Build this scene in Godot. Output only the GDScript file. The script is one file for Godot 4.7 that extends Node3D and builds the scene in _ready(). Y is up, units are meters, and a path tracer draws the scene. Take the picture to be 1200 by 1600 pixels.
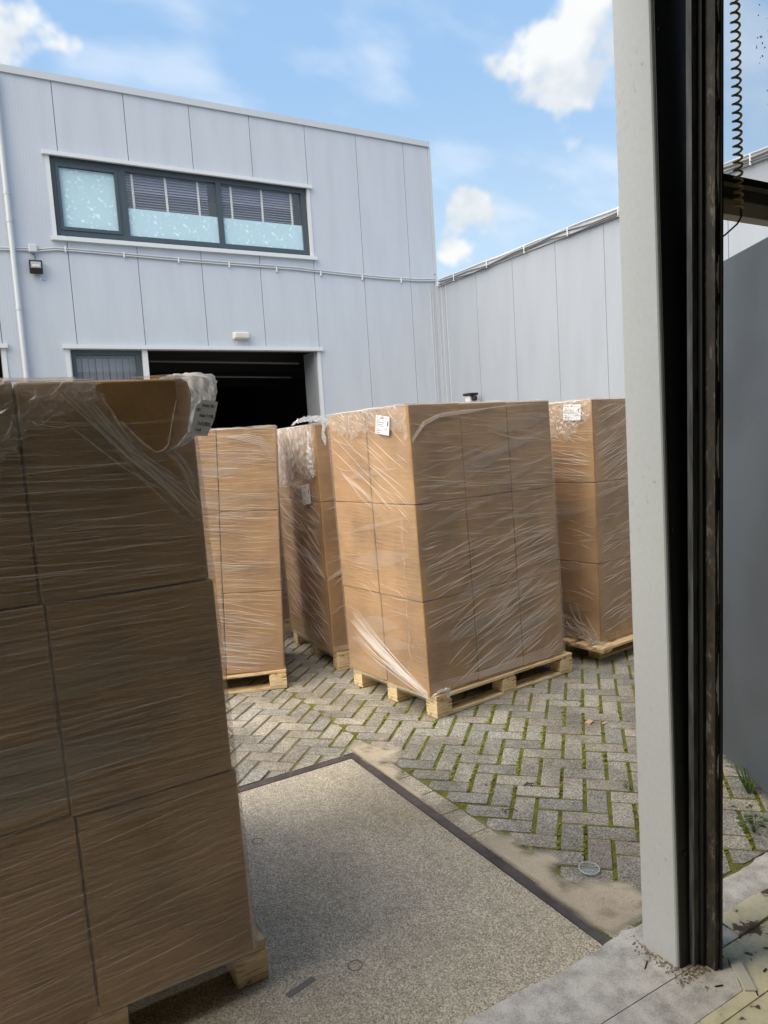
extends Node3D
# A yard between metal clad units, seen through a loading door: wrapped pallet loads on clay-grey paving.

var used := {}
var rng := RandomNumberGenerator.new()
var M := {}
const FZ := -11.8          # plane of the warehouse facade
const SX := 8.28           # plane of the side building
const DOORZ := -1.467      # outside face of the doorway wall

# ------------------------------------------------------------------ helpers
func numbered(called: String) -> String:
	var n: int = used.get(called, 0)
	used[called] = n + 1
	return called if n == 0 else "%s_%03d" % [called, n]

func tag(o: Node, label := "", category := "", group := "", kind := "") -> Node:
	if label != "": o.set_meta("label", label)
	if category != "": o.set_meta("category", category)
	if group != "": o.set_meta("group", group)
	if kind != "": o.set_meta("kind", kind)
	return o

func base(called: String, at := Vector3.ZERO, yaw := 0.0) -> Node3D:
	var o := Node3D.new()
	o.name = numbered(called)
	add_child(o, true)
	o.position = at
	o.rotation.y = yaw
	return o

func put(called: String, mesh: Mesh, mat: Material, parent: Node = null, at := Vector3.ZERO, rot := Vector3.ZERO) -> MeshInstance3D:
	var o := MeshInstance3D.new()
	o.name = numbered(called) if parent == null else called
	o.mesh = mesh
	o.material_override = mat
	(self if parent == null else parent).add_child(o, true)
	o.position = at
	o.rotation = rot
	return o

func st_new() -> SurfaceTool:
	var st := SurfaceTool.new()
	st.begin(Mesh.PRIMITIVE_TRIANGLES)
	st.set_smooth_group(-1)
	return st

func done(st: SurfaceTool) -> ArrayMesh:
	st.generate_normals()
	return st.commit()

func tri(st: SurfaceTool, a: Vector3, b: Vector3, c: Vector3) -> void:
	st.add_vertex(a); st.add_vertex(b); st.add_vertex(c)

# a, b, c, d run clockwise seen from the front
func quad(st: SurfaceTool, a: Vector3, b: Vector3, c: Vector3, d: Vector3) -> void:
	tri(st, a, b, c); tri(st, a, c, d)

func box(st: SurfaceTool, lo: Vector3, hi: Vector3, xf := Transform3D()) -> void:
	var p: Array[Vector3] = []
	for k in 8:
		p.append(xf * Vector3(hi.x if k & 1 else lo.x, hi.y if k & 2 else lo.y, hi.z if k & 4 else lo.z))
	quad(st, p[4], p[6], p[7], p[5])
	quad(st, p[1], p[3], p[2], p[0])
	quad(st, p[5], p[7], p[3], p[1])
	quad(st, p[0], p[2], p[6], p[4])
	quad(st, p[6], p[2], p[3], p[7])
	quad(st, p[0], p[4], p[5], p[1])

func box_mesh(size: Vector3) -> ArrayMesh:
	var st := st_new()
	box(st, -size / 2, size / 2)
	return done(st)

# box with chamfered edges, flat shaded
func bevel_box(size: Vector3, b: float) -> ArrayMesh:
	return round_box(size, b, 0.0, 1)

# box whose edges are rounded off and whose faces may swell; n inner cells a side
func round_box(size: Vector3, r: float, bulge: float, n: int) -> ArrayMesh:
	var st := SurfaceTool.new()
	st.begin(Mesh.PRIMITIVE_TRIANGLES)
	var h := size / 2
	var count := 0
	for face in 6:
		var ax := face / 2
		var sgn := 1.0 if face % 2 == 0 else -1.0
		var ua := (ax + 1) % 3
		var va := (ax + 2) % 3
		var us: Array[float] = [-1.0]
		var vs: Array[float] = [-1.0]
		for i in n + 1:
			us.append(lerpf(-1 + r / h[ua], 1 - r / h[ua], float(i) / n))
			vs.append(lerpf(-1 + r / h[va], 1 - r / h[va], float(i) / n))
		us.append(1.0); vs.append(1.0)
		var w := us.size()
		for i in w:
			for j in w:
				var p := Vector3.ZERO
				p[ax] = sgn * h[ax]; p[ua] = us[i] * h[ua]; p[va] = vs[j] * h[va]
				var q := p.clamp(-h + Vector3.ONE * r, h - Vector3.ONE * r)
				var nn := (p - q).normalized()
				var out := q + nn * r
				out[ax] += sgn * bulge * (1 - us[i] * us[i]) * (1 - vs[j] * vs[j])
				st.set_normal(nn)
				st.set_uv(Vector2(us[i], vs[j]) * 0.5)
				st.add_vertex(out)
		for i in w - 1:
			for j in w - 1:
				var a := count + i * w + j
				if sgn > 0:
					for k in [a, a + 1, a + w + 1, a, a + w + 1, a + w]: st.add_index(k)
				else:
					for k in [a, a + w + 1, a + 1, a, a + w, a + w + 1]: st.add_index(k)
		count += w * w
	return st.commit()

func tube(st: SurfaceTool, path: PackedVector3Array, r: float, sides := 8, cap := true) -> void:
	var up := Vector3.UP
	var rings: Array = []
	for i in path.size():
		var t: Vector3 = (path[mini(i + 1, path.size() - 1)] - path[maxi(i - 1, 0)]).normalized()
		if absf(t.dot(up)) > 0.95: up = Vector3.RIGHT if absf(t.x) < 0.9 else Vector3.FORWARD
		var s := t.cross(up).normalized()
		up = s.cross(t).normalized()
		var ring: Array[Vector3] = []
		for k in sides:
			var a := TAU * k / sides
			ring.append(path[i] + (s * cos(a) + up * sin(a)) * r)
		rings.append(ring)
	st.set_smooth_group(1)
	for i in path.size() - 1:
		for k in sides:
			var l := (k + 1) % sides
			quad(st, rings[i][k], rings[i + 1][k], rings[i + 1][l], rings[i][l])
	st.set_smooth_group(-1)
	if cap:
		for k in range(1, sides - 1):
			tri(st, rings[0][0], rings[0][k], rings[0][k + 1])
			var e: Array = rings[-1]
			tri(st, e[0], e[k + 1], e[k])

# flat outline in x,y pushed from z0 (back) to z1 (front)
func slab_xy(st: SurfaceTool, poly: PackedVector2Array, z0: float, z1: float, xf := Transform3D()) -> void:
	var p := poly
	if Geometry2D.is_polygon_clockwise(p): p.reverse()     # counter-clockwise with y up
	var idx := Geometry2D.triangulate_polygon(p)
	for k in range(0, idx.size(), 3):
		var a := p[idx[k]]; var b := p[idx[k + 1]]; var c := p[idx[k + 2]]
		if (b - a).cross(c - a) < 0:
			var s := b; b = c; c = s
		tri(st, xf * Vector3(a.x, a.y, z1), xf * Vector3(c.x, c.y, z1), xf * Vector3(b.x, b.y, z1))
		tri(st, xf * Vector3(a.x, a.y, z0), xf * Vector3(b.x, b.y, z0), xf * Vector3(c.x, c.y, z0))
	for k in p.size():
		var a := p[k]; var b := p[(k + 1) % p.size()]
		quad(st, xf * Vector3(a.x, a.y, z1), xf * Vector3(b.x, b.y, z1), xf * Vector3(b.x, b.y, z0), xf * Vector3(a.x, a.y, z0))

func rect(x0: float, y0: float, x1: float, y1: float) -> PackedVector2Array:
	return PackedVector2Array([Vector2(x0, y0), Vector2(x1, y0), Vector2(x1, y1), Vector2(x0, y1)])

# ------------------------------------------------------------------ textures
func lin(r: float, g: float, b: float) -> Color:
	return Color(r, g, b).linear_to_srgb()

func noise_bytes(w: int, h: int, sd: int, freq: float, kind := FastNoiseLite.TYPE_SIMPLEX_SMOOTH, oct := 4) -> PackedByteArray:
	var n := FastNoiseLite.new()
	n.seed = sd
	n.noise_type = kind
	n.frequency = freq
	n.fractal_octaves = oct
	if oct == 1: n.fractal_type = FastNoiseLite.FRACTAL_NONE
	if kind == FastNoiseLite.TYPE_CELLULAR:
		n.cellular_return_type = FastNoiseLite.RETURN_CELL_VALUE
		n.cellular_jitter = 1.0
	var im := n.get_seamless_image(w, h)
	im.convert(Image.FORMAT_L8)
	return im.get_data()

func ramp_tex(bytes: PackedByteArray, w: int, h: int, stops: Array) -> ImageTexture:
	var lut: Array = []
	for v in 256:
		var t := v / 255.0
		var c: Color = stops[-1][1]
		for k in stops.size() - 1:
			if t <= stops[k + 1][0]:
				c = stops[k][1].lerp(stops[k + 1][1], clampf((t - stops[k][0]) / maxf(stops[k + 1][0] - stops[k][0], 1e-5), 0, 1))
				break
		lut.append([int(clampf(c.r, 0, 1) * 255), int(clampf(c.g, 0, 1) * 255), int(clampf(c.b, 0, 1) * 255)])
	var out := PackedByteArray()
	out.resize(w * h * 3)
	for i in w * h:
		var l: Array = lut[bytes[i]]
		out[i * 3] = l[0]; out[i * 3 + 1] = l[1]; out[i * 3 + 2] = l[2]
	return ImageTexture.create_from_image(Image.create_from_data(w, h, false, Image.FORMAT_RGB8, out))

func grey_tex(bytes: PackedByteArray, w: int, h: int) -> ImageTexture:
	return ImageTexture.create_from_image(Image.create_from_data(w, h, false, Image.FORMAT_L8, bytes))

func mixed(a: PackedByteArray, b: PackedByteArray, wa: float, wb: float, off := 0.0) -> PackedByteArray:
	var out := PackedByteArray()
	out.resize(a.size())
	for i in a.size():
		out[i] = int(clampf(a[i] * wa + b[i] * wb + off, 0, 255))
	return out

func mat(color: Color, rough := 0.8, metal := 0.0) -> StandardMaterial3D:
	var m := StandardMaterial3D.new()
	m.albedo_color = color
	m.roughness = rough
	m.metallic = metal
	return m

func tri_mat(color: Color, tex: Texture2D, scale: Vector3, rough := 0.8, world := true, bump: Texture2D = null, depth := 0.0) -> StandardMaterial3D:
	var m := mat(color, rough)
	m.albedo_texture = tex
	m.uv1_triplanar = true
	m.uv1_world_triplanar = world
	m.uv1_triplanar_sharpness = 4.0
	m.uv1_scale = scale
	if bump:
		m.heightmap_enabled = true
		m.heightmap_texture = bump
		m.heightmap_scale = depth
	return m

func stain(m: StandardMaterial3D, tex: Texture2D, scale: Vector3) -> StandardMaterial3D:
	m.detail_enabled = true
	m.detail_blend_mode = BaseMaterial3D.BLEND_MODE_MUL
	m.detail_uv_layer = BaseMaterial3D.DETAIL_UV_2
	m.detail_albedo = tex
	m.uv2_triplanar = true
	m.uv2_world_triplanar = true
	m.uv2_scale = scale
	return m

func make_materials() -> void:
	var W := Color.WHITE
	# exposed aggregate: pebbles of a few millimetres
	var peb := noise_bytes(512, 512, 11, 0.19, FastNoiseLite.TYPE_CELLULAR, 1)
	var peb2 := noise_bytes(512, 512, 12, 0.34, FastNoiseLite.TYPE_CELLULAR, 1)
	var soft := noise_bytes(512, 512, 13, 0.012)
	var agg := mixed(mixed(peb, peb2, 0.62, 0.38), soft, 0.86, 0.14)
	var agg_tex := ramp_tex(agg, 512, 512, [[0.0, Color(0.46, 0.45, 0.43)], [0.26, Color(0.60, 0.59, 0.56)], [0.45, Color(0.73, 0.72, 0.69)], [0.62, Color(0.82, 0.81, 0.78)], [0.75, Color(0.93, 0.92, 0.89)], [1.0, Color(1, 1, 0.98)]])
	var pad_tex := ramp_tex(agg, 512, 512, [[0.0, Color(0.50, 0.48, 0.45)], [0.26, Color(0.64, 0.62, 0.58)], [0.45, Color(0.76, 0.74, 0.70)], [0.62, Color(0.84, 0.82, 0.77)], [0.75, Color(0.93, 0.91, 0.86)], [1.0, Color(1, 1, 0.97)]])
	var agg_h := grey_tex(agg, 512, 512)
	var big := noise_bytes(512, 512, 21, 0.007)
	var blot := ramp_tex(big, 512, 512, [[0.0, Color(0.76, 0.75, 0.73)], [0.38, Color(0.88, 0.87, 0.86)], [0.55, Color(0.96, 0.95, 0.93)], [1.0, Color(1, 1, 1)]])
	var pad_blot := ramp_tex(big, 512, 512, [[0.0, Color(0.83, 0.82, 0.80)], [0.35, Color(0.92, 0.915, 0.91)], [0.6, Color(0.99, 0.985, 0.98)], [1.0, Color(1, 1, 1)]])
	for k in 4:
		var tone: Color = [Color(0.90, 0.902, 0.90), Color(0.82, 0.825, 0.825), Color(0.95, 0.94, 0.925), Color(0.88, 0.865, 0.85)][k]
		M["paver%d" % k] = stain(tri_mat(tone, agg_tex, Vector3.ONE * (1.9 + 0.17 * k), 0.92, true, agg_h, 0.35), blot, Vector3.ONE * 0.43)
	M.border = stain(tri_mat(Color(0.99, 0.97, 0.93), agg_tex, Vector3.ONE * 2.3, 0.92, true, agg_h, 0.2), blot, Vector3.ONE * 0.6)
	M.pad = stain(tri_mat(Color(1.0, 0.98, 0.935), pad_tex, Vector3.ONE * 2.4, 0.9, true, agg_h, 0.3), pad_blot, Vector3.ONE * 0.24)
	# concrete of the sill
	var cn := mixed(noise_bytes(512, 512, 31, 0.02), noise_bytes(512, 512, 32, 0.2, FastNoiseLite.TYPE_SIMPLEX_SMOOTH, 3), 0.6, 0.4)
	var con_tex := ramp_tex(cn, 512, 512, [[0.0, Color(0.56, 0.56, 0.55)], [0.4, Color(0.78, 0.78, 0.77)], [0.6, Color(0.87, 0.87, 0.86)], [1.0, Color(0.97, 0.97, 0.96)]])
	M.concrete = tri_mat(Color(0.97, 0.955, 0.93), con_tex, Vector3.ONE * 1.1, 0.85, true, grey_tex(cn, 512, 512), 0.25)
	# worn cream floor paint: bare patches show the brown screed below
	var wear := mixed(noise_bytes(512, 512, 41, 0.011), noise_bytes(512, 512, 42, 0.06), 0.7, 0.3)
	var paint_tex := ramp_tex(wear, 512, 512, [[0.0, Color(0.33, 0.27, 0.23)], [0.335, Color(0.42, 0.36, 0.31)], [0.36, Color(0.84, 0.82, 0.72)], [0.6, Color(0.92, 0.90, 0.78)], [1.0, Color(0.94, 0.92, 0.80)]])
	M.floor_paint = tri_mat(Color(1, 0.99, 0.95), paint_tex, Vector3.ONE * 1.25, 0.6, true, grey_tex(wear, 512, 512), 0.05)
	# wood
	var wg := noise_bytes(512, 512, 51, 0.02, FastNoiseLite.TYPE_SIMPLEX_SMOOTH, 5)
	var wood_tex := ramp_tex(wg, 512, 512, [[0.0, Color(0.52, 0.39, 0.25)], [0.2, Color(0.66, 0.53, 0.37)], [0.35, Color(0.86, 0.77, 0.62)], [0.52, Color(0.94, 0.88, 0.75)], [0.62, Color(0.89, 0.81, 0.67)], [0.8, Color(0.97, 0.92, 0.81)], [1.0, Color(0.98, 0.94, 0.85)]])
	for k in 3:
		M["wood%d" % k] = tri_mat([Color(0.97, 0.96, 0.93), Color(0.90, 0.88, 0.85), Color(1, 0.96, 0.88)][k], wood_tex, Vector3(0.35, 3.1, 3.1), 0.75, false, grey_tex(wg, 512, 512), 0.08)
	# pressed wood of the pallet feet: plies lie flat
	M.block = tri_mat(Color(1, 0.98, 0.93), wood_tex, Vector3(0.5, 5.0, 0.5), 0.8, false, grey_tex(wg, 512, 512), 0.3)
	# kraft board
	var kn := mixed(noise_bytes(512, 512, 61, 0.006), noise_bytes(512, 512, 62, 0.11), 0.55, 0.45)
	var kraft_tex := ramp_tex(kn, 512, 512, [[0.0, Color(0.88, 0.86, 0.83)], [0.5, Color(0.95, 0.945, 0.94)], [1.0, Color(1, 1, 1)]])
	for k in 3:
		M["kraft%d" % k] = tri_mat([lin(0.58, 0.355, 0.155), lin(0.56, 0.335, 0.145), lin(0.60, 0.37, 0.165)][k], kraft_tex, Vector3.ONE * (0.9 + 0.13 * k), 0.72, false)
		stain(M["kraft%d" % k], pad_blot, Vector3.ONE * 0.62)
	M.tape = mat(lin(0.47, 0.275, 0.115), 0.45)
	# stretch film: a clear sheet with fine stretch lines, plus folds whitened to stand in for glints
	var fl := noise_bytes(1024, 1024, 71, 0.018, FastNoiseLite.TYPE_SIMPLEX_SMOOTH, 4)
	M.film = mat(Color(1, 1, 1, 0.07), 0.16)
	M.film.transparency = BaseMaterial3D.TRANSPARENCY_ALPHA
	M.film.heightmap_enabled = true
	M.film.heightmap_texture = grey_tex(fl, 1024, 1024)
	M.film.heightmap_scale = 0.8
	M.film.uv1_scale = Vector3(0.22, 2.6, 1)
	M.film.cull_mode = BaseMaterial3D.CULL_DISABLED
	M.film_band = M.film.duplicate()
	M.film_band.albedo_color = Color(1, 1, 1, 0.075)
	M.film_reflection_haze = M.film.duplicate()
	M.film_reflection_haze.albedo_color = Color(1, 1, 1, 0.11)  # front load only: reflection of the bright ground put into whiter film
	M.crumple = mat(Color(1, 1, 1, 0.13), 0.12)
	M.crumple.transparency = BaseMaterial3D.TRANSPARENCY_ALPHA
	M.crumple.cull_mode = BaseMaterial3D.CULL_DISABLED
	M.fold = mat(Color(0.97, 0.96, 0.95, 0.43), 0.22)  # white of the ridges carries the sky glints of the film
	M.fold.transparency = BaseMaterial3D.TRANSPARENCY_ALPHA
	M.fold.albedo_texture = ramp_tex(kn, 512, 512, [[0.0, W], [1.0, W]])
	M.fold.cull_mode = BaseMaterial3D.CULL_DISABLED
	M.glint_fold_faint = M.fold.duplicate()
	M.glint_fold_faint.albedo_color = Color(0.97, 0.96, 0.95, 0.21)  # fainter glint white for the front load
	M.bunch = mat(Color(0.97, 0.975, 0.98, 0.85), 0.3)
	M.bunch.transparency = BaseMaterial3D.TRANSPARENCY_ALPHA
	M.bunch.albedo_texture = M.fold.albedo_texture
	M.bunch.cull_mode = BaseMaterial3D.CULL_DISABLED
	M.bunch.backlight_enabled = true
	M.bunch.backlight = Color(0.9, 0.9, 0.9)
	M.paper = mat(lin(0.80, 0.81, 0.84), 0.6)
	M.label_grey = mat(lin(0.80, 0.81, 0.82), 0.45)
	M.label_grey.backlight_enabled = true
	M.label_grey.backlight = Color(0.6, 0.6, 0.6)
	M.ink = mat(lin(0.03, 0.03, 0.045), 0.6)
	M.ink_soft = mat(lin(0.22, 0.23, 0.30), 0.6)
	# coated sheet metal with narrow upright ribs
	var rib := PackedByteArray()
	rib.resize(64 * 8)
	for y in 8:
		for x in 64:
			rib[y * 64 + x] = int(127 + 120 * sin(TAU * x / 64.0))
	var rib_tex := grey_tex(rib, 64, 8)
	var fn := noise_bytes(512, 512, 81, 0.008)
	var clad_tex := ramp_tex(fn, 512, 512, [[0.0, Color(0.96, 0.962, 0.965)], [0.5, Color(0.985, 0.985, 0.988)], [1.0, Color(1, 1, 1)]])
	M.clad = mat(lin(0.525, 0.568, 0.628), 0.38)
	M.clad.uv1_triplanar = true
	M.clad.uv1_world_triplanar = true
	M.clad.uv1_scale = Vector3(24, 1, 24)
	M.clad.heightmap_enabled = true
	M.clad.heightmap_texture = rib_tex
	M.clad.heightmap_scale = 0.06
	stain(M.clad, clad_tex, Vector3(0.7, 0.12, 0.7))
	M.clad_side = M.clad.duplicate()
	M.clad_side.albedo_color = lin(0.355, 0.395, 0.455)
	M.trim = mat(lin(0.52, 0.55, 0.59), 0.4)
	M.trim_white = mat(lin(0.66, 0.68, 0.70), 0.4)
	M.seam = mat(lin(0.04, 0.045, 0.055), 0.9)
	M.frame = mat(lin(0.055, 0.075, 0.092), 0.4)
	M.glass = mat(Color(1, 1, 1, 0.03), 0.03)
	M.glass.transparency = BaseMaterial3D.TRANSPARENCY_ALPHA
	var fr := mixed(noise_bytes(512, 512, 91, 0.03, FastNoiseLite.TYPE_SIMPLEX_SMOOTH, 2), noise_bytes(512, 512, 92, 0.009), 0.7, 0.3)
	M.frost = mat(W, 0.5)
	M.frost.albedo_texture = ramp_tex(fr, 512, 512, [[0.0, Color(0.71, 0.83, 0.88)], [0.63, Color(0.73, 0.845, 0.89)], [0.69, Color(0.78, 0.88, 0.92)], [0.76, Color(0.87, 0.94, 0.96)], [1.0, Color(0.92, 0.98, 1.0)]])
	M.frost.uv1_triplanar = true
	M.frost.uv1_scale = Vector3.ONE * 0.85
	M.slat = mat(lin(0.36, 0.37, 0.50), 0.45)  # blue tint holds the sky reflected in the slats
	M.curtain = mat(lin(0.16, 0.18, 0.22), 0.5)
	M.blind_tape = mat(lin(0.78, 0.78, 0.74), 0.8)
	M.pvc = mat(lin(0.55, 0.58, 0.61), 0.35)
	M.cable = mat(lin(0.10, 0.105, 0.115), 0.5)
	M.cable_grey = mat(lin(0.30, 0.32, 0.34), 0.5)
	M.black = mat(lin(0.012, 0.012, 0.013), 0.55)
	M.dark_paint = mat(lin(0.02, 0.022, 0.024), 0.45)
	M.lens = mat(lin(0.55, 0.56, 0.55), 0.2)
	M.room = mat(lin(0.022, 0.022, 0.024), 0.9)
	M.room_light = mat(lin(0.40, 0.39, 0.37), 0.9)
	# painted post, with small chips
	var pn := mixed(noise_bytes(512, 512, 101, 0.08, FastNoiseLite.TYPE_SIMPLEX_SMOOTH, 3), noise_bytes(512, 512, 102, 0.012), 0.8, 0.2)
	M.post = tri_mat(lin(0.72, 0.765, 0.775), ramp_tex(pn, 512, 512, [[0.0, Color(0.70, 0.69, 0.67)], [0.13, Color(0.88, 0.88, 0.88)], [0.19, Color(0.975, 0.975, 0.975)], [0.8, W], [1.0, W]]), Vector3(1.4, 0.9, 1.4), 0.45, true, grey_tex(pn, 512, 512), 0.02)
	var rn := mixed(noise_bytes(512, 512, 111, 0.018), noise_bytes(512, 512, 112, 0.09), 0.62, 0.38)
	var rust_tex := ramp_tex(rn, 512, 512, [[0.0, Color(0.20, 0.19, 0.17)], [0.36, Color(0.30, 0.28, 0.25)], [0.52, Color(0.37, 0.34, 0.30)], [0.62, Color(0.46, 0.40, 0.33)], [0.66, Color(0.52, 0.43, 0.34)], [0.69, Color(0.66, 0.64, 0.60)], [1.0, Color(0.74, 0.75, 0.74)]])
	M.rust = tri_mat(Color(0.66, 0.68, 0.69), rust_tex, Vector3(2.2, 0.75, 2.2), 0.6, false, grey_tex(rn, 512, 512), 0.15)
	var dn := noise_bytes(512, 512, 121, 0.03)
	M.track = tri_mat(W, ramp_tex(dn, 512, 512, [[0.0, Color(0.20, 0.21, 0.215)], [0.5, Color(0.36, 0.375, 0.38)], [1.0, Color(0.46, 0.48, 0.485)]]), Vector3(3, 0.35, 3), 0.45)
	M.peel = mat(lin(0.80, 0.82, 0.82), 0.6)
	M.leaf_steel = stain(tri_mat(lin(0.14, 0.168, 0.20), ramp_tex(pn, 512, 512, [[0.0, W], [0.14, Color(1, 1, 1)], [0.16, Color(0.92, 0.92, 0.92)], [1.0, Color(0.95, 0.95, 0.95)]]), Vector3.ONE * 0.8, 0.5), pad_blot, Vector3(0.5, 0.3, 0.5))
	M.scratch = mat(lin(0.5, 0.52, 0.54), 0.6)
	M.strip = stain(tri_mat(lin(0.175, 0.152, 0.15), ramp_tex(cn, 512, 512, [[0.0, Color(0.7, 0.7, 0.7)], [0.7, Color(0.9, 0.9, 0.9)], [0.8, Color(1, 1, 1)], [1.0, W]]), Vector3.ONE * 2.0, 0.6), blot, Vector3.ONE * 0.9)
	M.yellow_cord = mat(lin(0.62, 0.45, 0.13), 0.35)
	M.black_cord = mat(lin(0.02, 0.019, 0.016), 0.4)
	M.alu = mat(lin(0.55, 0.51, 0.44), 0.5)
	M.vc = mat(W, 0.95)
	M.vc.vertex_color_use_as_albedo = true
	M.vc.albedo_texture = ramp_tex(agg, 512, 512, [[0.0, Color(0.55, 0.55, 0.55)], [0.5, Color(0.85, 0.85, 0.85)], [1.0, W]])
	M.vc.uv1_triplanar = true
	M.vc.uv1_world_triplanar = true
	M.vc.uv1_scale = Vector3.ONE * 3.1
	M.sand = M.vc.duplicate()
	M.sand.albedo_texture = ramp_tex(agg, 512, 512, [[0.0, Color(0.80, 0.80, 0.80)], [0.5, Color(0.92, 0.92, 0.92)], [1.0, W]])
	M.sand.transparency = BaseMaterial3D.TRANSPARENCY_ALPHA
	M.leaf_green = mat(lin(0.055, 0.11, 0.025), 0.6)
	M.leaf_green.backlight_enabled = true
	M.leaf_green.backlight = Color(0.25, 0.35, 0.1)
	M.leaf_green.cull_mode = BaseMaterial3D.CULL_DISABLED
	M.moss = mat(lin(0.15, 0.175, 0.025), 0.95)
	M.moss_many = mat(W, 0.95)
	M.moss_many.vertex_color_use_as_albedo = true
	M.dry = mat(lin(0.10, 0.07, 0.04), 0.9)
	M.chip = mat(lin(0.55, 0.38, 0.24), 0.85)

# ------------------------------------------------------------------ sky
func smooth(a: float, b: float, x: float) -> float:
	var t := clampf((x - a) / (b - a), 0, 1)
	return t * t * (3 - 2 * t)

func make_sky() -> Sky:
	var w := 2560
	var h := 1280
	var n := FastNoiseLite.new()
	n.seed = 5; n.frequency = 2.6; n.fractal_octaves = 6; n.fractal_gain = 0.55
	var n2 := FastNoiseLite.new()
	n2.seed = 9; n2.frequency = 1.3; n2.fractal_octaves = 5
	# where cumulus heads stand: direction, size (radians), weight
	var heads := [[Vector3(0.6531, 0.4066, -0.6389), 0.088, 0.75], [Vector3(0.622, 0.3957, -0.6757), 0.06, 0.35], [Vector3(0.6609, 0.4364, -0.6106), 0.075, 0.6], [Vector3(0.6592, 0.3532, -0.6638), 0.045, 0.3],
		[Vector3(0.5680, 0.2673, -0.7784), 0.040, 1.40], [Vector3(0.5836, 0.2785, -0.7628), 0.046, 1.60], [Vector3(0.5987, 0.2795, -0.7506), 0.036, 1.30], [Vector3(0.5871, 0.2608, -0.7664), 0.034, 1.20], [Vector3(0.0763, 0.4399, -0.8929), 0.06, 0.45], [Vector3(-0.6, 0.36, -0.71), 0.12, 1.0], [Vector3(-0.85, 0.3, 0.43), 0.14, 1.0], [Vector3(0.2, 0.5, 0.84), 0.16, 1.0],
		[Vector3(0.93, 0.3, 0.2), 0.13, 1.0], [Vector3(-0.25, 0.42, 0.87), 0.11, 1.0], [Vector3(-0.9, 0.42, -0.1), 0.12, 1.0], [Vector3(0.75, 0.5, 0.43), 0.12, 1.0], [Vector3(-0.3, 0.8, -0.5), 0.16, 0.9], [Vector3(0.35, 0.85, 0.4), 0.16, 0.9]]
	var data := PackedFloat32Array()
	data.resize(w * h * 3)
	for j in h:
		var th := PI * (j + 0.5) / h
		var y := cos(th)
		var s := sin(th)
		var low: bool = y < -0.02
		var t := clampf(y, 0, 1)
		var bl := Vector3(0.60, 0.77, 0.92).lerp(Vector3(0.33, 0.535, 0.82), smooth(0.10, 0.47, t))
		bl = bl.lerp(Vector3(0.20, 0.36, 0.66), smooth(0.4, 1.0, t))
		if low: bl = Vector3(0.30, 0.30, 0.29)
		for i in w:
			var c := bl
			if not low:
				var ph := TAU * (i + 0.5) / w
				var d := Vector3(sin(ph) * s, y, -cos(ph) * s)
				# thin high cloud, drawn out
				var ci := n2.get_noise_3d(d.x * 2.2 / (y + 0.35), 3.0, d.z * 4.2 / (y + 0.35))
				c = c.lerp(Vector3(0.80, 0.87, 0.97), smooth(-0.10, 0.65, ci) * 0.5)
				var bias := -0.9
				for hd in heads:
					var q: float = maxf(0.0, 1.0 - d.dot(hd[0].normalized()))
					if q < 0.06:
						var a: float = sqrt(2.0 * q) / hd[1]
						bias = maxf(bias, (0.30 + 0.75 * hd[2]) * (1.0 - a * a) - 0.12)
				if bias > -0.85:
					var f := n.get_noise_3d(d.x * 3, d.y * 3.6, d.z * 3) * 1.15
					var cov := smooth(0.0, 0.62, f * 1.6 + bias)
					if cov > 0.0:
						var lit := n.get_noise_3d(d.x * 3 - 0.10, d.y * 3.6 + 0.13, d.z * 3 - 0.04)
						var sh := clampf(0.5 + (f - lit * 1.15) * 1.1, 0, 1)
						c = c.lerp(Vector3(0.64, 0.70, 0.77).lerp(Vector3(0.90, 0.91, 0.90), sh), cov * 0.95)
			var k := (j * w + i) * 3
			data[k] = c.x; data[k + 1] = c.y; data[k + 2] = c.z
	var im := Image.create_from_data(w, h, false, Image.FORMAT_RGBF, data.to_byte_array())
	var pm := PanoramaSkyMaterial.new()
	pm.panorama = ImageTexture.create_from_image(im)
	var sky := Sky.new()
	sky.sky_material = pm
	return sky

# ------------------------------------------------------------------ scene
func _ready() -> void:
	rng.seed = 4711
	var cam := Camera3D.new()
	cam.name = "camera"
	cam.transform = Transform3D(Basis(Vector3(0.8632, -0.0640, 0.5008), Vector3(0.1017, 0.9934, -0.0482), Vector3(-0.4944, 0.0944, 0.8641)).orthonormalized(), Vector3(0, 1.6, 0))
	cam.fov = 70.53
	cam.near = 0.05
	cam.far = 600
	add_child(cam)
	var we := WorldEnvironment.new()
	we.name = "world_environment"
	var env := Environment.new()
	env.background_mode = Environment.BG_SKY
	env.sky = make_sky()
	env.background_energy_multiplier = 0.5
	env.tonemap_mode = Environment.TONE_MAPPER_LINEAR
	env.tonemap_exposure = 2.2
	env.sdfgi_enabled = true
	env.ssao_enabled = true
	env.ssil_enabled = true
	we.environment = env
	add_child(we)
	var sun := DirectionalLight3D.new()
	sun.name = "sun"
	sun.light_energy = 0.95
	sun.light_color = Color(1, 0.94, 0.85)
	sun.light_angular_distance = 76
	sun.shadow_enabled = true
	sun.transform = Transform3D().looking_at(Vector3(0.66, -0.74, -0.14))
	add_child(sun)
	make_materials()
	ground()
	warehouse()
	side_building()
	doorway()
	loads()
	small_things()

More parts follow.
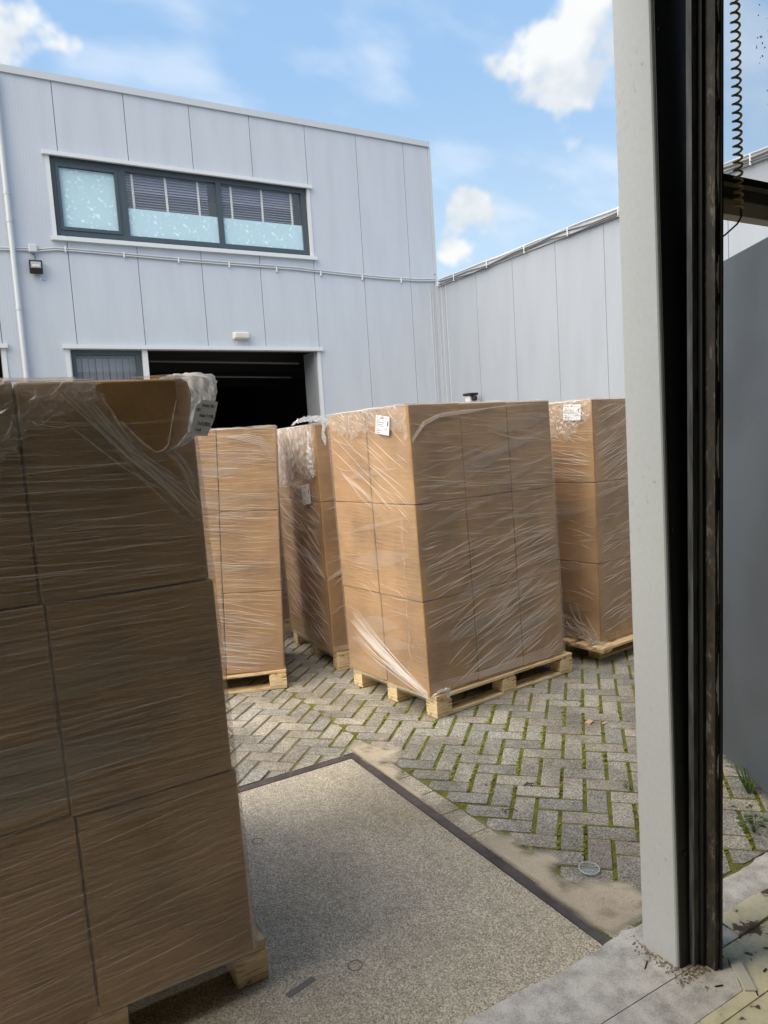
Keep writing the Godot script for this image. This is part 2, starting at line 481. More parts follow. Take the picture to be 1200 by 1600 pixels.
# ------------------------------------------------------------------ ground, paving, pad
func ground() -> void:
	var st := st_new()
	quad(st, Vector3(-300, -0.06, -300), Vector3(300, -0.06, -300), Vector3(300, -0.06, 300), Vector3(-300, -0.06, 300))
	tag(put("ground", done(st), M.paver1), "", "", "", "structure")
	var paving := base("paving")
	tag(paving, "", "", "", "structure")
	# bed of the joints: moss near the right of the pad, grit elsewhere
	var nz := FastNoiseLite.new()
	nz.seed = 77; nz.frequency = 1.6; nz.fractal_octaves = 4
	var bed := SurfaceTool.new()
	bed.begin(Mesh.PRIMITIVE_TRIANGLES)
	var x0 := -3.0
	var z0 := -11.8
	var dx := 0.035
	var nx := int((8.28 - x0) / dx)
	var nzn := int((-1.5 - z0) / dx)
	for j in nzn + 1:
		for i in nx + 1:
			var x := x0 + i * dx
			var z := z0 + j * dx
			var v := nz.get_noise_2d(x, z)
			var green := smooth(1.1, 2.0, x + 0.35 * v) * smooth(-6.2, -3.4, z + 0.5 * v) + 0.35 * smooth(0.9, 1.6, x) * smooth(-6, -4, z)
			green = clampf(green * (0.95 + 0.7 * nz.get_noise_2d(x * 3 + 40, z * 3)), 0, 1)
			var grit := Vector3(0.30, 0.28, 0.235).lerp(Vector3(0.14, 0.13, 0.11), smooth(-3.9, -5.6, z))
			var mo := Vector3(0.18, 0.215, 0.025).lerp(Vector3(0.30, 0.30, 0.045), clampf(nz.get_noise_2d(x * 5, z * 5) + 0.35, 0, 1))
			mo = mo.lerp(Vector3(0.085, 0.075, 0.035), 0.8 * smooth(0.15, 0.5, nz.get_noise_2d(x * 11 + 9, z * 11)))
			var c := grit.lerp(mo, green)
			bed.set_color(Color(c.x, c.y, c.z))
			bed.set_normal(Vector3.UP)
			bed.add_vertex(Vector3(x, -0.0078 + 0.0025 * nz.get_noise_2d(x * 9, z * 9) + 0.0030 * green, z))
	for j in nzn:
		for i in nx:
			var a := j * (nx + 1) + i
			for k in [a, a + 1, a + nx + 2, a, a + nx + 2, a + nx + 1]: bed.add_index(k)
	tag(put("moss_joint", bed.commit(), M.vc, paving), "", "", "", "stuff")
	# herringbone at 45 degrees to the walls
	var e1 := Vector2(0.7071, 0.7071)
	var e2 := Vector2(-0.7071, 0.7071)
	var org := Vector2(2.053, -2.236)
	var u := 0.102
	var ga := 0.0155
	var gb := 0.0105
	var keep := [rect(1.724, -11.75, 8.2, -1.56), rect(-2.9, -11.75, 1.724, -3.312)]
	var cam_at := Vector2(0, 0)
	var spots: Array = []
	for i in range(-80, 140):
		for j in range(-120, 90):
			var k := posmod(i - j, 4)
			if k != 0 and k != 3: continue
			var a := org + e1 * (i * u) + e2 * (j * u)
			var su := u * 2 - ga if k == 0 else u - ga
			var sv := u - gb if k == 0 else u * 2 - gb
			var c := a + e1 * ((u * 2 if k == 0 else u) / 2) + e2 * ((u if k == 0 else u * 2) / 2)
			if c.x < -2.8 or c.x > 8.2 or c.y < -11.7 or c.y > -1.4: continue
			var poly := PackedVector2Array([c - e1 * su / 2 - e2 * sv / 2, c + e1 * su / 2 - e2 * sv / 2, c + e1 * su / 2 + e2 * sv / 2, c - e1 * su / 2 + e2 * sv / 2])
			var whole := false
			var pieces: Array = []
			for kp in keep:
				var cut := Geometry2D.intersect_polygons(poly, kp)
				for q in cut:
					var ar := absf(area(q))
					if ar > su * sv * 0.985: whole = true
					elif ar > 0.0016: pieces.append(q)
			if not whole and pieces.is_empty(): continue
			# how large it shows: in the wedge of the lens and near
			var dist := (c - cam_at).length()
			var ang := atan2(c.x, -c.y)
			var seen := ang > 0.10 and ang < 0.98 and not _under_load(c)
			spots.append([dist if seen else dist + 100.0, c, k, whole, pieces])
	spots.sort_custom(func(p, q): return p[0] < q[0])
	var shapes: Array = []
	for v in 3:
		shapes.append(bevel_box(Vector3(u * 2 - ga, 0.05, u - gb), 0.004 + 0.0012 * v))
		shapes.append(bevel_box(Vector3(u - ga, 0.05, u * 2 - gb), 0.004 + 0.0012 * v))
	var yaw := -PI / 4
	var single := 0
	var many: Array = [[], []]
	var cutst := st_new()
	for sp in spots:
		var c: Vector2 = sp[1]
		var lift := rng.randf_range(-0.0022, 0.0018)
		var tilt := Vector3(rng.randf_range(-0.011, 0.011), yaw + rng.randf_range(-0.012, 0.012), rng.randf_range(-0.009, 0.009))
		var kk: int = 0 if sp[2] == 0 else 1
		if sp[3]:
			if single < 296 and sp[0] < 100:
				put("brick", shapes[(rng.randi() % 3) * 2 + kk], M["paver%d" % (rng.randi() % 4)], paving, Vector3(c.x, -0.025 + lift, c.y), tilt)
				single += 1
			else:
				many[kk].append(Transform3D(Basis.from_euler(tilt), Vector3(c.x, -0.025 + lift, c.y)))
		else:
			for q in sp[4]:
				var sh := Geometry2D.offset_polygon(q, -0.002)
				if sh.is_empty(): continue
				if single < 296 and sp[0] < 100:
					var st2 := st_new()
					slab_xy(st2, _flip(sh[0]), -0.05, lift, Transform3D(Basis(Vector3.RIGHT, -PI / 2), Vector3.ZERO))
					put("brick", done(st2), M["paver%d" % (rng.randi() % 4)], paving)
					single += 1
				else:
					slab_xy(cutst, _flip(sh[0]), -0.05, lift, Transform3D(Basis(Vector3.RIGHT, -PI / 2), Vector3.ZERO))
	for kk in 2:
		var groups: Array = [[], []]
		for t in many[kk]: groups[rng.randi() % 2].append(t)
		for v in 2:
			var mm := MultiMesh.new()
			mm.transform_format = MultiMesh.TRANSFORM_3D
			mm.mesh = shapes[2 * v + kk]
			mm.instance_count = groups[v].size()
			for i in groups[v].size(): mm.set_instance_transform(i, groups[v][i])
			var mi := MultiMeshInstance3D.new()
			mi.name = "far_bricks"
			mi.multimesh = mm
			mi.material_override = M["paver%d" % (v + 2 * kk)]
			paving.add_child(mi, true)
			tag(mi, "", "", "", "stuff")
	tag(put("far_bricks", done(cutst), M.paver1, paving), "", "", "", "stuff")
	# row of bricks laid along the pad
	for k in 9:
		var zc := -3.21 + k * 0.2
		put("brick", bevel_box(Vector3(0.094, 0.05, 0.193), 0.005), M.border, paving, Vector3(1.674, -0.026 + rng.randf_range(-0.002, 0.002), zc), Vector3(0, rng.randf_range(-0.012, 0.012), rng.randf_range(-0.01, 0.01)))
	# concrete pad in front of the doorway, framed by a steel strip
	var pad := base("concrete_pad")
	tag(pad, "", "", "", "structure")
	var ps := st_new()
	box(ps, Vector3(-1.55, -0.06, -3.256), Vector3(1.574, -0.002, -1.50))
	put("pad_surface", done(ps), M.pad, pad)
	var s1 := st_new()
	slab_xy(s1, PackedVector2Array([Vector2(1.576, 1.515), Vector2(1.60, 1.512), Vector2(1.613, 1.66), Vector2(1.62, 2.1), Vector2(1.621, 3.303), Vector2(1.576, 3.258)]), -0.05, 0.001, Transform3D(Basis(Vector3.RIGHT, -PI / 2), Vector3.ZERO))
	put("steel_strip", done(s1), M.strip, pad)
	var s2 := st_new()
	slab_xy(s2, PackedVector2Array([Vector2(1.5745, 3.258), Vector2(1.6195, 3.303), Vector2(-1.55, 3.303), Vector2(-1.55, 3.258)]), -0.05, 0.001, Transform3D(Basis(Vector3.RIGHT, -PI / 2), Vector3.ZERO))
	put("steel_strip", done(s2), M.strip, pad)

func area(p: PackedVector2Array) -> float:
	var a := 0.0
	for i in p.size(): a += p[i].cross(p[(i + 1) % p.size()])
	return a / 2

func _flip(p: PackedVector2Array) -> PackedVector2Array:     # (x, z) to (x, up the page)
	var o := PackedVector2Array()
	for q in p: o.append(Vector2(q.x, -q.y))
	return o

func _under_load(c: Vector2) -> bool:
	for s in STACKS:
		var a: float = deg_to_rad(s.yaw)
		var d: Vector2 = c - Vector2(s.x, s.z)
		var uu := d.dot(Vector2(cos(a), sin(a)))
		var vv := d.dot(Vector2(sin(a), -cos(a)))
		if uu > 0.02 and uu < s.nu * s.bu and vv > 0.02 and vv < s.nv * s.bv: return true
	return false

# ------------------------------------------------------------------ warehouse across the yard
func cut_panel(outline: PackedVector2Array, holes: Array) -> Array:
	var todo: Array = [outline]
	for hl in holes:
		var next: Array = []
		for p in todo:
			for q in Geometry2D.clip_polygons(p, hl):
				if absf(area(q)) > 0.003: next.append(q)
		todo = next
	return todo

func warehouse() -> void:
	var b := base("warehouse", Vector3(0, 0, FZ))
	tag(b, "two storey pale grey metal clad warehouse with strip window and open loading door", "building")
	var holes := [rect(1.505, 4.965, 5.645, 6.115), rect(1.55, -1, 5.60, 3.31), rect(-3.4, -1, 0.66, 3.31)]
	# sheet panels, one metre wide, with open joints
	for k in range(-8, 8):
		var xa := 1.655 + (k - 1) * 1.0
		var xb := minf(xa + 1.0, 8.205)
		if xa > 8.1: continue
		var o := rect(xa + 0.0045, 0.02, xb - 0.0045, 7.15)
		if k < 1: o = rect(xa + 0.0045 - (0.0 if k < 0 else 0.0), 0.02, xb - 0.0045, 7.15)
		for piece in cut_panel(o, holes):
			var st := st_new()
			slab_xy(st, piece, -0.05, 0.0)
			put("wall_panel", done(st), M.clad, b)
	# wall behind the panels, with the same openings
	var core := st_new()
	var hs := [rect(1.50, 4.96, 5.65, 6.12), rect(1.545, -1, 5.605, 3.315), rect(-3.405, -1, 0.665, 3.315)]
	for span in [rect(-8.2, 0, 0.9, 7.14), rect(0.9, 0, 3.6, 7.14), rect(3.6, 0, 8.2, 7.14)]:
		for piece in cut_panel(span, hs): slab_xy(core, piece, -0.20, -0.052)
	put("wall", done(core), M.seam, b)
	# side wall, roof, back
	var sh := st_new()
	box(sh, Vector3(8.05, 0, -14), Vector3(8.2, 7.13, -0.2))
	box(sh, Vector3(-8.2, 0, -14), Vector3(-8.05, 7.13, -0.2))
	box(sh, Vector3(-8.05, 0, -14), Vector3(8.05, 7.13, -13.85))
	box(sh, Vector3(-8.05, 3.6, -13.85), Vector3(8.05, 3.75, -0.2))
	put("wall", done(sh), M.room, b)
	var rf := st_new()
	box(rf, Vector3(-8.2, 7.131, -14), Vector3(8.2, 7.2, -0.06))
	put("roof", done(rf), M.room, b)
	# parapet capping and corner trim
	var cap := st_new()
	box(cap, Vector3(-8.25, 7.151, -0.3), Vector3(8.235, 7.25, 0.03))
	put("parapet_cap", done(cap), M.trim, b)
	var ct := st_new()
	box(ct, Vector3(8.207, 4.80, -0.25), Vector3(8.262, 7.149, 0.012))
	box(ct, Vector3(8.207, 0.0, -0.25), Vector3(8.262, 4.785, 0.012))
	put("corner_trim", done(ct), M.trim, b)
	for xx in [8.08, 8.135]:
		var t2 := st_new()
		box(t2, Vector3(xx, 0.0, 0.001), Vector3(xx + 0.012, 4.62, 0.012))
		put("corner_trim", done(t2), M.trim, b)
	# upper window band
	var win := Node3D.new()
	win.name = "window"
	b.add_child(win, true)
	var fr := st_new()
	for r in [[1.53, 6.02, 5.62, 6.11, -0.05], [1.53, 4.985, 5.62, 5.06, -0.05], [1.53, 5.06, 1.60, 6.02, -0.05], [5.52, 5.06, 5.62, 6.02, -0.05], [2.47, 5.06, 2.59, 6.02, -0.05], [4.01, 5.06, 4.10, 6.02, -0.05]]:
		box(fr, Vector3(r[0], r[1], -0.13), Vector3(r[2], r[3], -0.045))
	put("frame", done(fr), M.frame, win)
	var sash := st_new()
	for r in [[1.602, 5.062, 1.645, 6.018], [2.425, 5.062, 2.468, 6.018], [1.645, 5.062, 2.425, 5.11], [1.645, 5.975, 2.425, 6.018]]:
		box(sash, Vector3(r[0], r[1], -0.125), Vector3(r[2], r[3], -0.03))
	put("sash", done(sash), M.frame, win)
	var lit := [[1.645, 5.11, 2.425, 5.975, 5.97], [2.59, 5.06, 4.01, 6.02, 5.485], [4.10, 5.06, 5.52, 6.02, 5.485]]
	for r in lit:
		put("pane", box_mesh(Vector3(r[2] - r[0], r[3] - r[1], 0.006)), M.glass, win, Vector3((r[0] + r[2]) / 2, (r[1] + r[3]) / 2, -0.085))
		put("frosted_film", box_mesh(Vector3(r[2] - r[0], r[4] - r[1], 0.001)), M.frost, win, Vector3((r[0] + r[2]) / 2, (r[1] + r[4]) / 2, -0.0805))
	# venetian blinds behind the two wide panes
	var slat := box_mesh(Vector3(1.0, 0.002, 0.048))
	for r in [[2.62, 3.90, [2.705, 3.22, 3.738]], [4.12, 5.42, [4.292, 4.83, 5.37]]]:
		for k in 17:
			var s := put("blind_slat", slat, M.slat, win, Vector3((r[0] + r[1]) / 2, 5.99 - k * 0.041, -0.17), Vector3((0.95 if k < 6 else 0.6) + rng.randf_range(-0.06, 0.06), 0, rng.randf_range(-0.0015, 0.0015)))
			s.scale = Vector3(r[1] - r[0], 1, 1)
		for tx in r[2]:
			put("blind_tape", box_mesh(Vector3(0.035, 0.56, 0.004)), M.blind_tape, win, Vector3(tx, 5.74, -0.138), Vector3(0, 0, rng.randf_range(-0.012, 0.012)))
	var rv := st_new()
	box(rv, Vector3(1.56, 4.9, -1.6), Vector3(5.6, 6.2, -1.55))
	put("room_wall", done(rv), M.room_light, win)
	var hood := st_new()
	box(hood, Vector3(1.43, 6.095, 0.002), Vector3(5.705, 6.15, 0.055))
	put("window_hood", done(hood), M.trim_white, win)
	var sill := st_new()
	box(sill, Vector3(1.442, 4.885, 0.002), Vector3(5.71, 4.94, 0.06))
	put("window_sill", done(sill), M.trim_white, win)
	var jm := st_new()
	box(jm, Vector3(1.475, 4.942, -0.12), Vector3(1.527, 6.093, 0.012))
	put("window_jamb", done(jm), M.trim_white, win)
	jm = st_new()
	box(jm, Vector3(5.623, 4.942, -0.12), Vector3(5.672, 6.093, 0.012))
	put("window_jamb", done(jm), M.trim_white, win)
	# loading door: lintel, jambs, glazed side panel, dark room behind
	var dr := Node3D.new()
	dr.name = "loading_door"
	b.add_child(dr, true)
	var lt := st_new()
	box(lt, Vector3(1.443, 3.318, 0.002), Vector3(5.695, 3.378, 0.06))
	put("lintel_trim", done(lt), M.trim_white, dr)
	var dj := st_new()
	for r in [[1.475, 1.535, -0.18], [2.588, 2.668, -0.18], [5.606, 5.66, -0.3]]:
		dj = st_new()
		box(dj, Vector3(r[0], 0, r[2]), Vector3(r[1], 3.316, 0.012))
		put("door_jamb", done(dj), M.trim_white, dr)
	var rvl := st_new()
	box(rvl, Vector3(5.56, 0, -0.5), Vector3(5.604, 3.316, -0.04))
	put("door_reveal", done(rvl), mat(lin(0.22, 0.24, 0.26), 0.5), dr)
	var sf := st_new()
	for r in [[1.538, 3.235, 2.585, 3.314], [1.538, 0.05, 1.625, 3.235], [2.50, 0.05, 2.585, 3.235], [1.625, 0.05, 2.50, 0.2]]:
		box(sf, Vector3(r[0], r[1], -0.13), Vector3(r[2], r[3], -0.05))
	put("frame", done(sf), M.frame, dr)
	put("pane", box_mesh(Vector3(0.875, 3.035, 0.006)), M.glass, dr, Vector3(2.0625, 1.7175, -0.09))
	var ns := 0
	while ns < 9:
		put("curtain_strip", box_mesh(Vector3(0.092, 3.0, 0.012)), M.curtain, dr, Vector3(1.665 + ns * 0.1, 1.7, -0.2 + 0.012 * (ns % 2)), Vector3(0, 0.25, 0))
		ns += 1
	# other loading door at the left edge of the picture
	var d2 := Node3D.new()
	d2.name = "loading_door"
	b.add_child(d2, true)
	var l2 := st_new()
	box(l2, Vector3(-3.5, 3.318, 0.002), Vector3(0.715, 3.378, 0.06))
	put("lintel_trim", done(l2), M.trim_white, d2)
	var j2 := st_new()
	box(j2, Vector3(0.625, 0, -0.18), Vector3(0.69, 3.316, 0.012))
	put("door_jamb", done(j2), M.trim_white, d2)
	# roof trusses and a few pipes in the dark hall
	for k in 4:
		var tr := st_new()
		box(tr, Vector3(-8, 3.30, -1.2 - k * 1.6 - 0.08), Vector3(8, 3.5, -1.2 - k * 1.6))
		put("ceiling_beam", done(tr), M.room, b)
	var pp := st_new()
	tube(pp, PackedVector3Array([Vector3(2.8, 3.22, -0.6), Vector3(5.5, 3.18, -0.6)]), 0.02)
	tube(pp, PackedVector3Array([Vector3(2.8, 3.02, -1.0), Vector3(5.5, 2.97, -1.0)]), 0.015)
	put("ceiling_pipe", done(pp), M.cable, b)
	# services on the wall
	var jb := base("junction_box", Vector3(1.18, 4.74, FZ))
	tag(jb, "small grey cable junction box above the floodlight on the warehouse wall", "junction box")
	put("box_body", bevel_box(Vector3(0.115, 0.115, 0.06), 0.008), M.trim_white, jb, Vector3(0, 0, 0.032))
	put("lid", bevel_box(Vector3(0.10, 0.10, 0.01), 0.004), M.pvc, jb, Vector3(0, 0, 0.066))
	var fl := base("floodlight", Vector3(1.19, 4.465, FZ))
	tag(fl, "small black square floodlight on the warehouse wall beside the downpipe", "floodlight")
	put("housing", bevel_box(Vector3(0.175, 0.19, 0.05), 0.012), M.black, fl, Vector3(0, 0, 0.09), Vector3(0.25, 0, 0))
	put("reflector", bevel_box(Vector3(0.135, 0.085, 0.006), 0.002), M.lens, fl, Vector3(0, 0.025, 0.125), Vector3(0.25, 0, 0))
	put("lamp_chip", bevel_box(Vector3(0.10, 0.03, 0.006), 0.002), M.paper, fl, Vector3(0, 0.012, 0.1335), Vector3(0.25, 0, 0))
	for k in 7:
		put("cooling_fin", box_mesh(Vector3(0.012, 0.02, 0.05)), M.black, fl, Vector3(-0.075 + 0.025 * k, 0.10, 0.06), Vector3(0.25, 0, 0))
	var fb := st_new()
	tube(fb, PackedVector3Array([Vector3(-0.01, 0.215, 0.01), Vector3(0.012, 0.17, 0.012), Vector3(0.0, 0.09, 0.05)]), 0.006)
	put("lead", done(fb), M.cable, fl)
	put("bracket", box_mesh(Vector3(0.06, 0.03, 0.08)), M.black, fl, Vector3(0, -0.06, 0.041))
	var stk := base("sticker", Vector3(1.27, 4.31, FZ))
	tag(stk, "tiny blue and white sticker on the wall under the floodlight", "sticker")
	put("sheet", box_mesh(Vector3(0.075, 0.03, 0.002)), M.paper, stk, Vector3(0, 0, 0.003), Vector3(0, 0, -0.25))
	put("blue_print", box_mesh(Vector3(0.05, 0.016, 0.001)), mat(lin(0.08, 0.25, 0.45), 0.6), stk, Vector3(0.008, -0.004, 0.0052), Vector3(0, 0, -0.25))
	var bk := base("bulkhead_lamp", Vector3(4.213, 3.557, FZ))
	tag(bk, "flat white emergency lamp above the open loading door", "wall lamp")
	put("lamp_base", bevel_box(Vector3(0.28, 0.12, 0.03), 0.01), M.trim_white, bk, Vector3(0, 0, 0.016))
	put("lamp_cover", round_box(Vector3(0.27, 0.11, 0.07), 0.028, 0.004, 3), mat(lin(0.62, 0.61, 0.55), 0.3), bk, Vector3(0, -0.004, 0.066))
	# conduits across the facade, with clips
	for row in 2:
		var path := PackedVector3Array()
		for q in [[-7.9, 4.70], [0.70, 4.708], [1.10, 4.728], [1.26, 4.728], [1.5, 4.765], [2.0, 4.76], [3.5, 4.735], [5.28, 4.725], [6.2, 4.69], [7.07, 4.665], [7.8, 4.67], [8.2, 4.69]]:
			path.append(Vector3(q[0], q[1] + (0.014 if row == 0 else -0.016) - (0.006 if row and q[0] > 2 else 0.0), FZ + 0.022))
		var cs := st_new()
		tube(cs, path, 0.0105, 8)
		tag(put("conduit", done(cs), M.pvc), ["upper grey conduit running across the warehouse wall below the window", "lower grey conduit running across the warehouse wall below the window"][row], "conduit", "conduits along the walls")
	for k in 9:
		var xk := 1.62 + k * 0.83
		var yk := 4.762 - 0.02 * k + (0.012 if k > 6 else 0.0)
		tag(put("conduit_clip", bevel_box(Vector3(0.022, 0.085, 0.04), 0.006), M.trim_white, null, Vector3(xk, yk, FZ + 0.02)), "white clip on the warehouse conduits, %s right of the junction box" % ORD[k], "pipe clip", "clips on the facade conduits")
	# downpipe
	var dp := base("downpipe", Vector3(0.915, 0, FZ))
	tag(dp, "pale grey plastic downpipe at the left end of the warehouse wall", "downpipe")
	for seg in [[0.0, 3.85, 0.0], [3.90, 5.08, 0.0], [5.14, 5.46, 0.0], [5.50, 7.1, 0.0]]:
		var cy := CylinderMesh.new()
		cy.top_radius = 0.037; cy.bottom_radius = 0.037; cy.height = seg[1] - seg[0] + 0.06; cy.radial_segments = 24
		put("pipe", cy, M.pvc, dp, Vector3(0, (seg[0] + seg[1]) / 2, 0.06))
	for y in [3.875, 5.10, 5.48]:
		var cl := CylinderMesh.new()
		cl.top_radius = 0.043; cl.bottom_radius = 0.043; cl.height = 0.05; cl.radial_segments = 24
		put("coupling", cl, M.trim, dp, Vector3(0, y, 0.06))
		put("bracket", box_mesh(Vector3(0.03, 0.02, 0.04)), M.cable_grey, dp, Vector3(0, y + 0.03, 0.02))

# ------------------------------------------------------------------ low building at the right
func side_building() -> void:
	var b := base("side_building", Vector3(SX, 0, 0))
	tag(b, "low pale grey metal clad building along the right side of the yard", "building")
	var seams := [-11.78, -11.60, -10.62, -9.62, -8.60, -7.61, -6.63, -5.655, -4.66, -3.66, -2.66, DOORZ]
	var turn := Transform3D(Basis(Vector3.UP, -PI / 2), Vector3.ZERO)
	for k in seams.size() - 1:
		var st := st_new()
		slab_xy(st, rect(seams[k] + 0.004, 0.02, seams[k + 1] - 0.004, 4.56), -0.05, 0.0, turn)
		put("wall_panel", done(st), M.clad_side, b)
	var core := st_new()
	box(core, Vector3(0.052, 0, -13.9), Vector3(0.2, 4.55, DOORZ))
	box(core, Vector3(-0.075, 0, -13.9), Vector3(0.05, 4.68, -11.87))
	put("wall", done(core), M.seam, b)
	var sh := st_new()
	box(sh, Vector3(0.2, 4.45, -11.8), Vector3(12, 4.55, DOORZ))
	put("roof", done(sh), M.room, b)
	var cap := st_new()
	box(cap, Vector3(-0.03, 4.562, -11.76), Vector3(0.3, 4.69, DOORZ))
	put("parapet_cap", done(cap), M.trim, b)
	# cables that sag along the eaves
	for row in 3:
		var path := PackedVector3Array()
		var z := -11.7
		while z < -1.6:
			var sag := 0.022 * sin(z * 2.1 + row) + 0.012 * sin(z * 5.3 + row * 2.0)
			path.append(Vector3(SX - 0.05 - 0.004 * row, 4.665 - 0.042 * row + sag * (1.0 if row else 0.4), z))
			z += 0.22
		var cs := st_new()
		tube(cs, path, 0.011 if row != 1 else 0.014, 8)
		tag(put("eaves_cable", done(cs), [M.pvc, M.cable_grey, M.cable][row]), ["topmost grey cable along the eaves of the right hand building", "middle thick grey cable sagging along the eaves of the right hand building", "lowest dark cable sagging along the eaves of the right hand building"][row], "cable", "cables along the eaves")
	for k in 9:
		tag(put("cable_clip", bevel_box(Vector3(0.03, 0.13, 0.02), 0.005), M.trim_white, null, Vector3(SX - 0.053, 4.61, -11.2 + k * 0.98)), "pale clip on the eaves cables, %s from the warehouse corner" % ORD[k], "cable clip", "clips on the eaves cables")
	for z in [-11.70, -11.55]:
		var t := st_new()
		box(t, Vector3(-0.012, 0, z), Vector3(-0.001, 4.56, z + 0.014))
		put("corner_trim", done(t), M.trim, b)
	var fs := st_new()
	box(fs, Vector3(-0.017, 0, -11.82), Vector3(0.051, 4.60, -11.7815))
	put("corner_trim", done(fs), M.trim, b)
	# camera lamp on a bracket, just above the middle load
	var cm := base("wall_fixture", Vector3(SX, 2.33, -10.70))
	tag(cm, "white and black sensor lamp on the right wall above the middle load", "wall lamp")
	put("bracket", box_mesh(Vector3(0.16, 0.05, 0.05)), M.trim_white, cm, Vector3(-0.08, -0.06, 0))
	put("housing", bevel_box(Vector3(0.14, 0.13, 0.15), 0.02), M.trim_white, cm, Vector3(-0.20, -0.01, 0.0))
	put("visor", bevel_box(Vector3(0.19, 0.045, 0.23), 0.015), M.black, cm, Vector3(-0.21, 0.075, 0.03))
	put("sensor", round_box(Vector3(0.09, 0.10, 0.09), 0.03, 0.0, 2), M.black, cm, Vector3(-0.2, 0.0, 0.125))

# ------------------------------------------------------------------ the building we look out of
func doorway() -> void:
	var b := base("doorway_building")
	tag(b, "building around the loading doorway with painted floor in the foreground", "building")
	var w := st_new()
	box(w, Vector3(-8, 0, DOORZ), Vector3(-1.7, 4.0, DOORZ + 0.2))
	box(w, Vector3(-1.7, 3.3, DOORZ), Vector3(2.6, 4.0, DOORZ + 0.2))
	box(w, Vector3(2.6, 0, DOORZ), Vector3(8.2, 4.0, DOORZ + 0.2))
	put("front_wall", done(w), M.room_light, b)
	var sh := st_new()
	box(sh, Vector3(-8, -0.05, DOORZ + 0.2), Vector3(-7.8, 4.0, 9))
	box(sh, Vector3(8.0, -0.05, DOORZ + 0.2), Vector3(8.2, 4.0, 9))
	box(sh, Vector3(-7.8, -0.05, 8.8), Vector3(8.0, 4.0, 9))
	put("wall", done(sh), M.room_light, b)
	var rf := st_new()
	for r in [[-8.0, DOORZ, 8.2, 2.0], [-8.0, 2.2, 8.2, 9.0], [-8.0, 2.0, -4.0, 2.2], [5.0, 2.0, 8.2, 2.2]]:  # slot left in the unseen roof to let added daylight in
		box(rf, Vector3(r[0], 4.002, r[1]), Vector3(r[2], 4.2, r[3]))
	put("roof", done(rf), M.room_light, b)
	put("added_rooflight", box_mesh(Vector3(9.1, 0.01, 0.3)), M.glass, b, Vector3(0.5, 4.22, 2.1))  # added, unseen: brightens the front load and the floor
	# floor: concrete sill outside, cream paint inside
	var fl := base("floor")
	tag(fl, "", "", "", "structure")
	var nz := FastNoiseLite.new()
	nz.seed = 3; nz.frequency = 4.0; nz.fractal_octaves = 4
	var lay := Transform3D(Basis(Vector3.RIGHT, -PI / 2), Vector3.ZERO)
	var edge := PackedVector2Array()
	var x := -1.7
	while x < 2.6:
		edge.append(Vector2(x, 1.548 - 0.012 + 0.022 * nz.get_noise_2d(x, 0) + 0.010 * nz.get_noise_2d(x * 6, 5)))
		x += 0.03
	edge.append(Vector2(2.6, 1.54)); edge.append(Vector2(2.6, 1.327)); edge.append(Vector2(-1.7, 1.327))
	var s1 := st_new()
	slab_xy(s1, edge, -0.06, 0.012, lay)
	put("sill", done(s1), M.concrete, fl)
	var s2 := st_new()
	slab_xy(s2, PackedVector2Array([Vector2(-7.8, 1.267), Vector2(-7.8, 1.19), Vector2(1.74, 1.19), Vector2(1.79, 1.25), Vector2(1.80, 1.3255), Vector2(-1.7, 1.3255), Vector2(-1.7, 1.267)]), -0.06, 0.0105, lay)
	put("sill", done(s2), M.concrete, fl)
	var s3 := st_new()
	slab_xy(s3, PackedVector2Array([Vector2(-7.8, 1.189), Vector2(1.743, 1.189), Vector2(1.7925, 1.249), Vector2(1.8025, 1.3255), Vector2(2.6, 1.3255), Vector2(2.6, 1.267), Vector2(8, 1.267), Vector2(8, -9), Vector2(-7.8, -9)]), -0.06, 0.009, lay)
	put("painted_floor", done(s3), M.floor_paint, fl)
	var s4 := st_new()
	slab_xy(s4, PackedVector2Array([Vector2(1.93, 1.328), Vector2(1.94, 1.413), Vector2(2.12, 1.418), Vector2(2.24, 1.408), Vector2(2.25, 1.33)]), 0.0125, 0.019, lay)
	put("painted_edge", done(s4), M.floor_paint, fl)
	var s5 := st_new()
	slab_xy(s5, PackedVector2Array([Vector2(1.4, 1.186), Vector2(1.40, 1.150), Vector2(2.2, 1.150), Vector2(2.2, 1.186)]), 0.0092, 0.0125, lay)
	put("painted_edge", done(s5), M.floor_paint, fl)
	# post between the two openings
	var p := base("door_post", Vector3(1.661, 0.012, DOORZ))
	tag(p, "pale grey painted steel post with black door track at the right of the doorway", "door post")
	var H := 3.29
	var ps := st_new()
	slab_xy(ps, PackedVector2Array([Vector2(0.0, 0.0), Vector2(0.10, 0.0), Vector2(0.10, -0.115), Vector2(0.008, -0.125), Vector2(0.003, -0.123), Vector2(0.0, -0.119)]), 0.0, H, Transform3D(Basis(Vector3.RIGHT, -PI / 2), Vector3.ZERO))
	put("reveal", done(ps), M.post, p)
	# door track: runs a little inwards as it rises
	var lean := Transform3D(Basis(Vector3(1, 0, 0), Vector3(0.010, 1, 0.017), Vector3(0, 0, 1)), Vector3.ZERO)
	var parts := [["track_back", M.dark_paint, 0.0095, 0.17, 0.1255, 0.129], ["track_web", M.track, 0.047, 0.0675, 0.1295, 0.146], ["rubber_seal", M.black, 0.0685, 0.0805, 0.129, 0.160], ["rusty_angle", M.rust, 0.081, 0.098, 0.150, 0.190], ["rubber_seal", M.black, 0.099, 0.106, 0.10, 0.197]]
	for q in parts:
		var st := st_new()
		var leaned: Transform3D = lean if q[0] != "track_back" else Transform3D()
		var n := 22
		for i in n:
			box_open(st, Vector3(q[2], H * i / n, q[4]), Vector3(q[3], H * (i + 1) / n, q[5]), leaned)
		put(q[0], done(st), q[1], p)
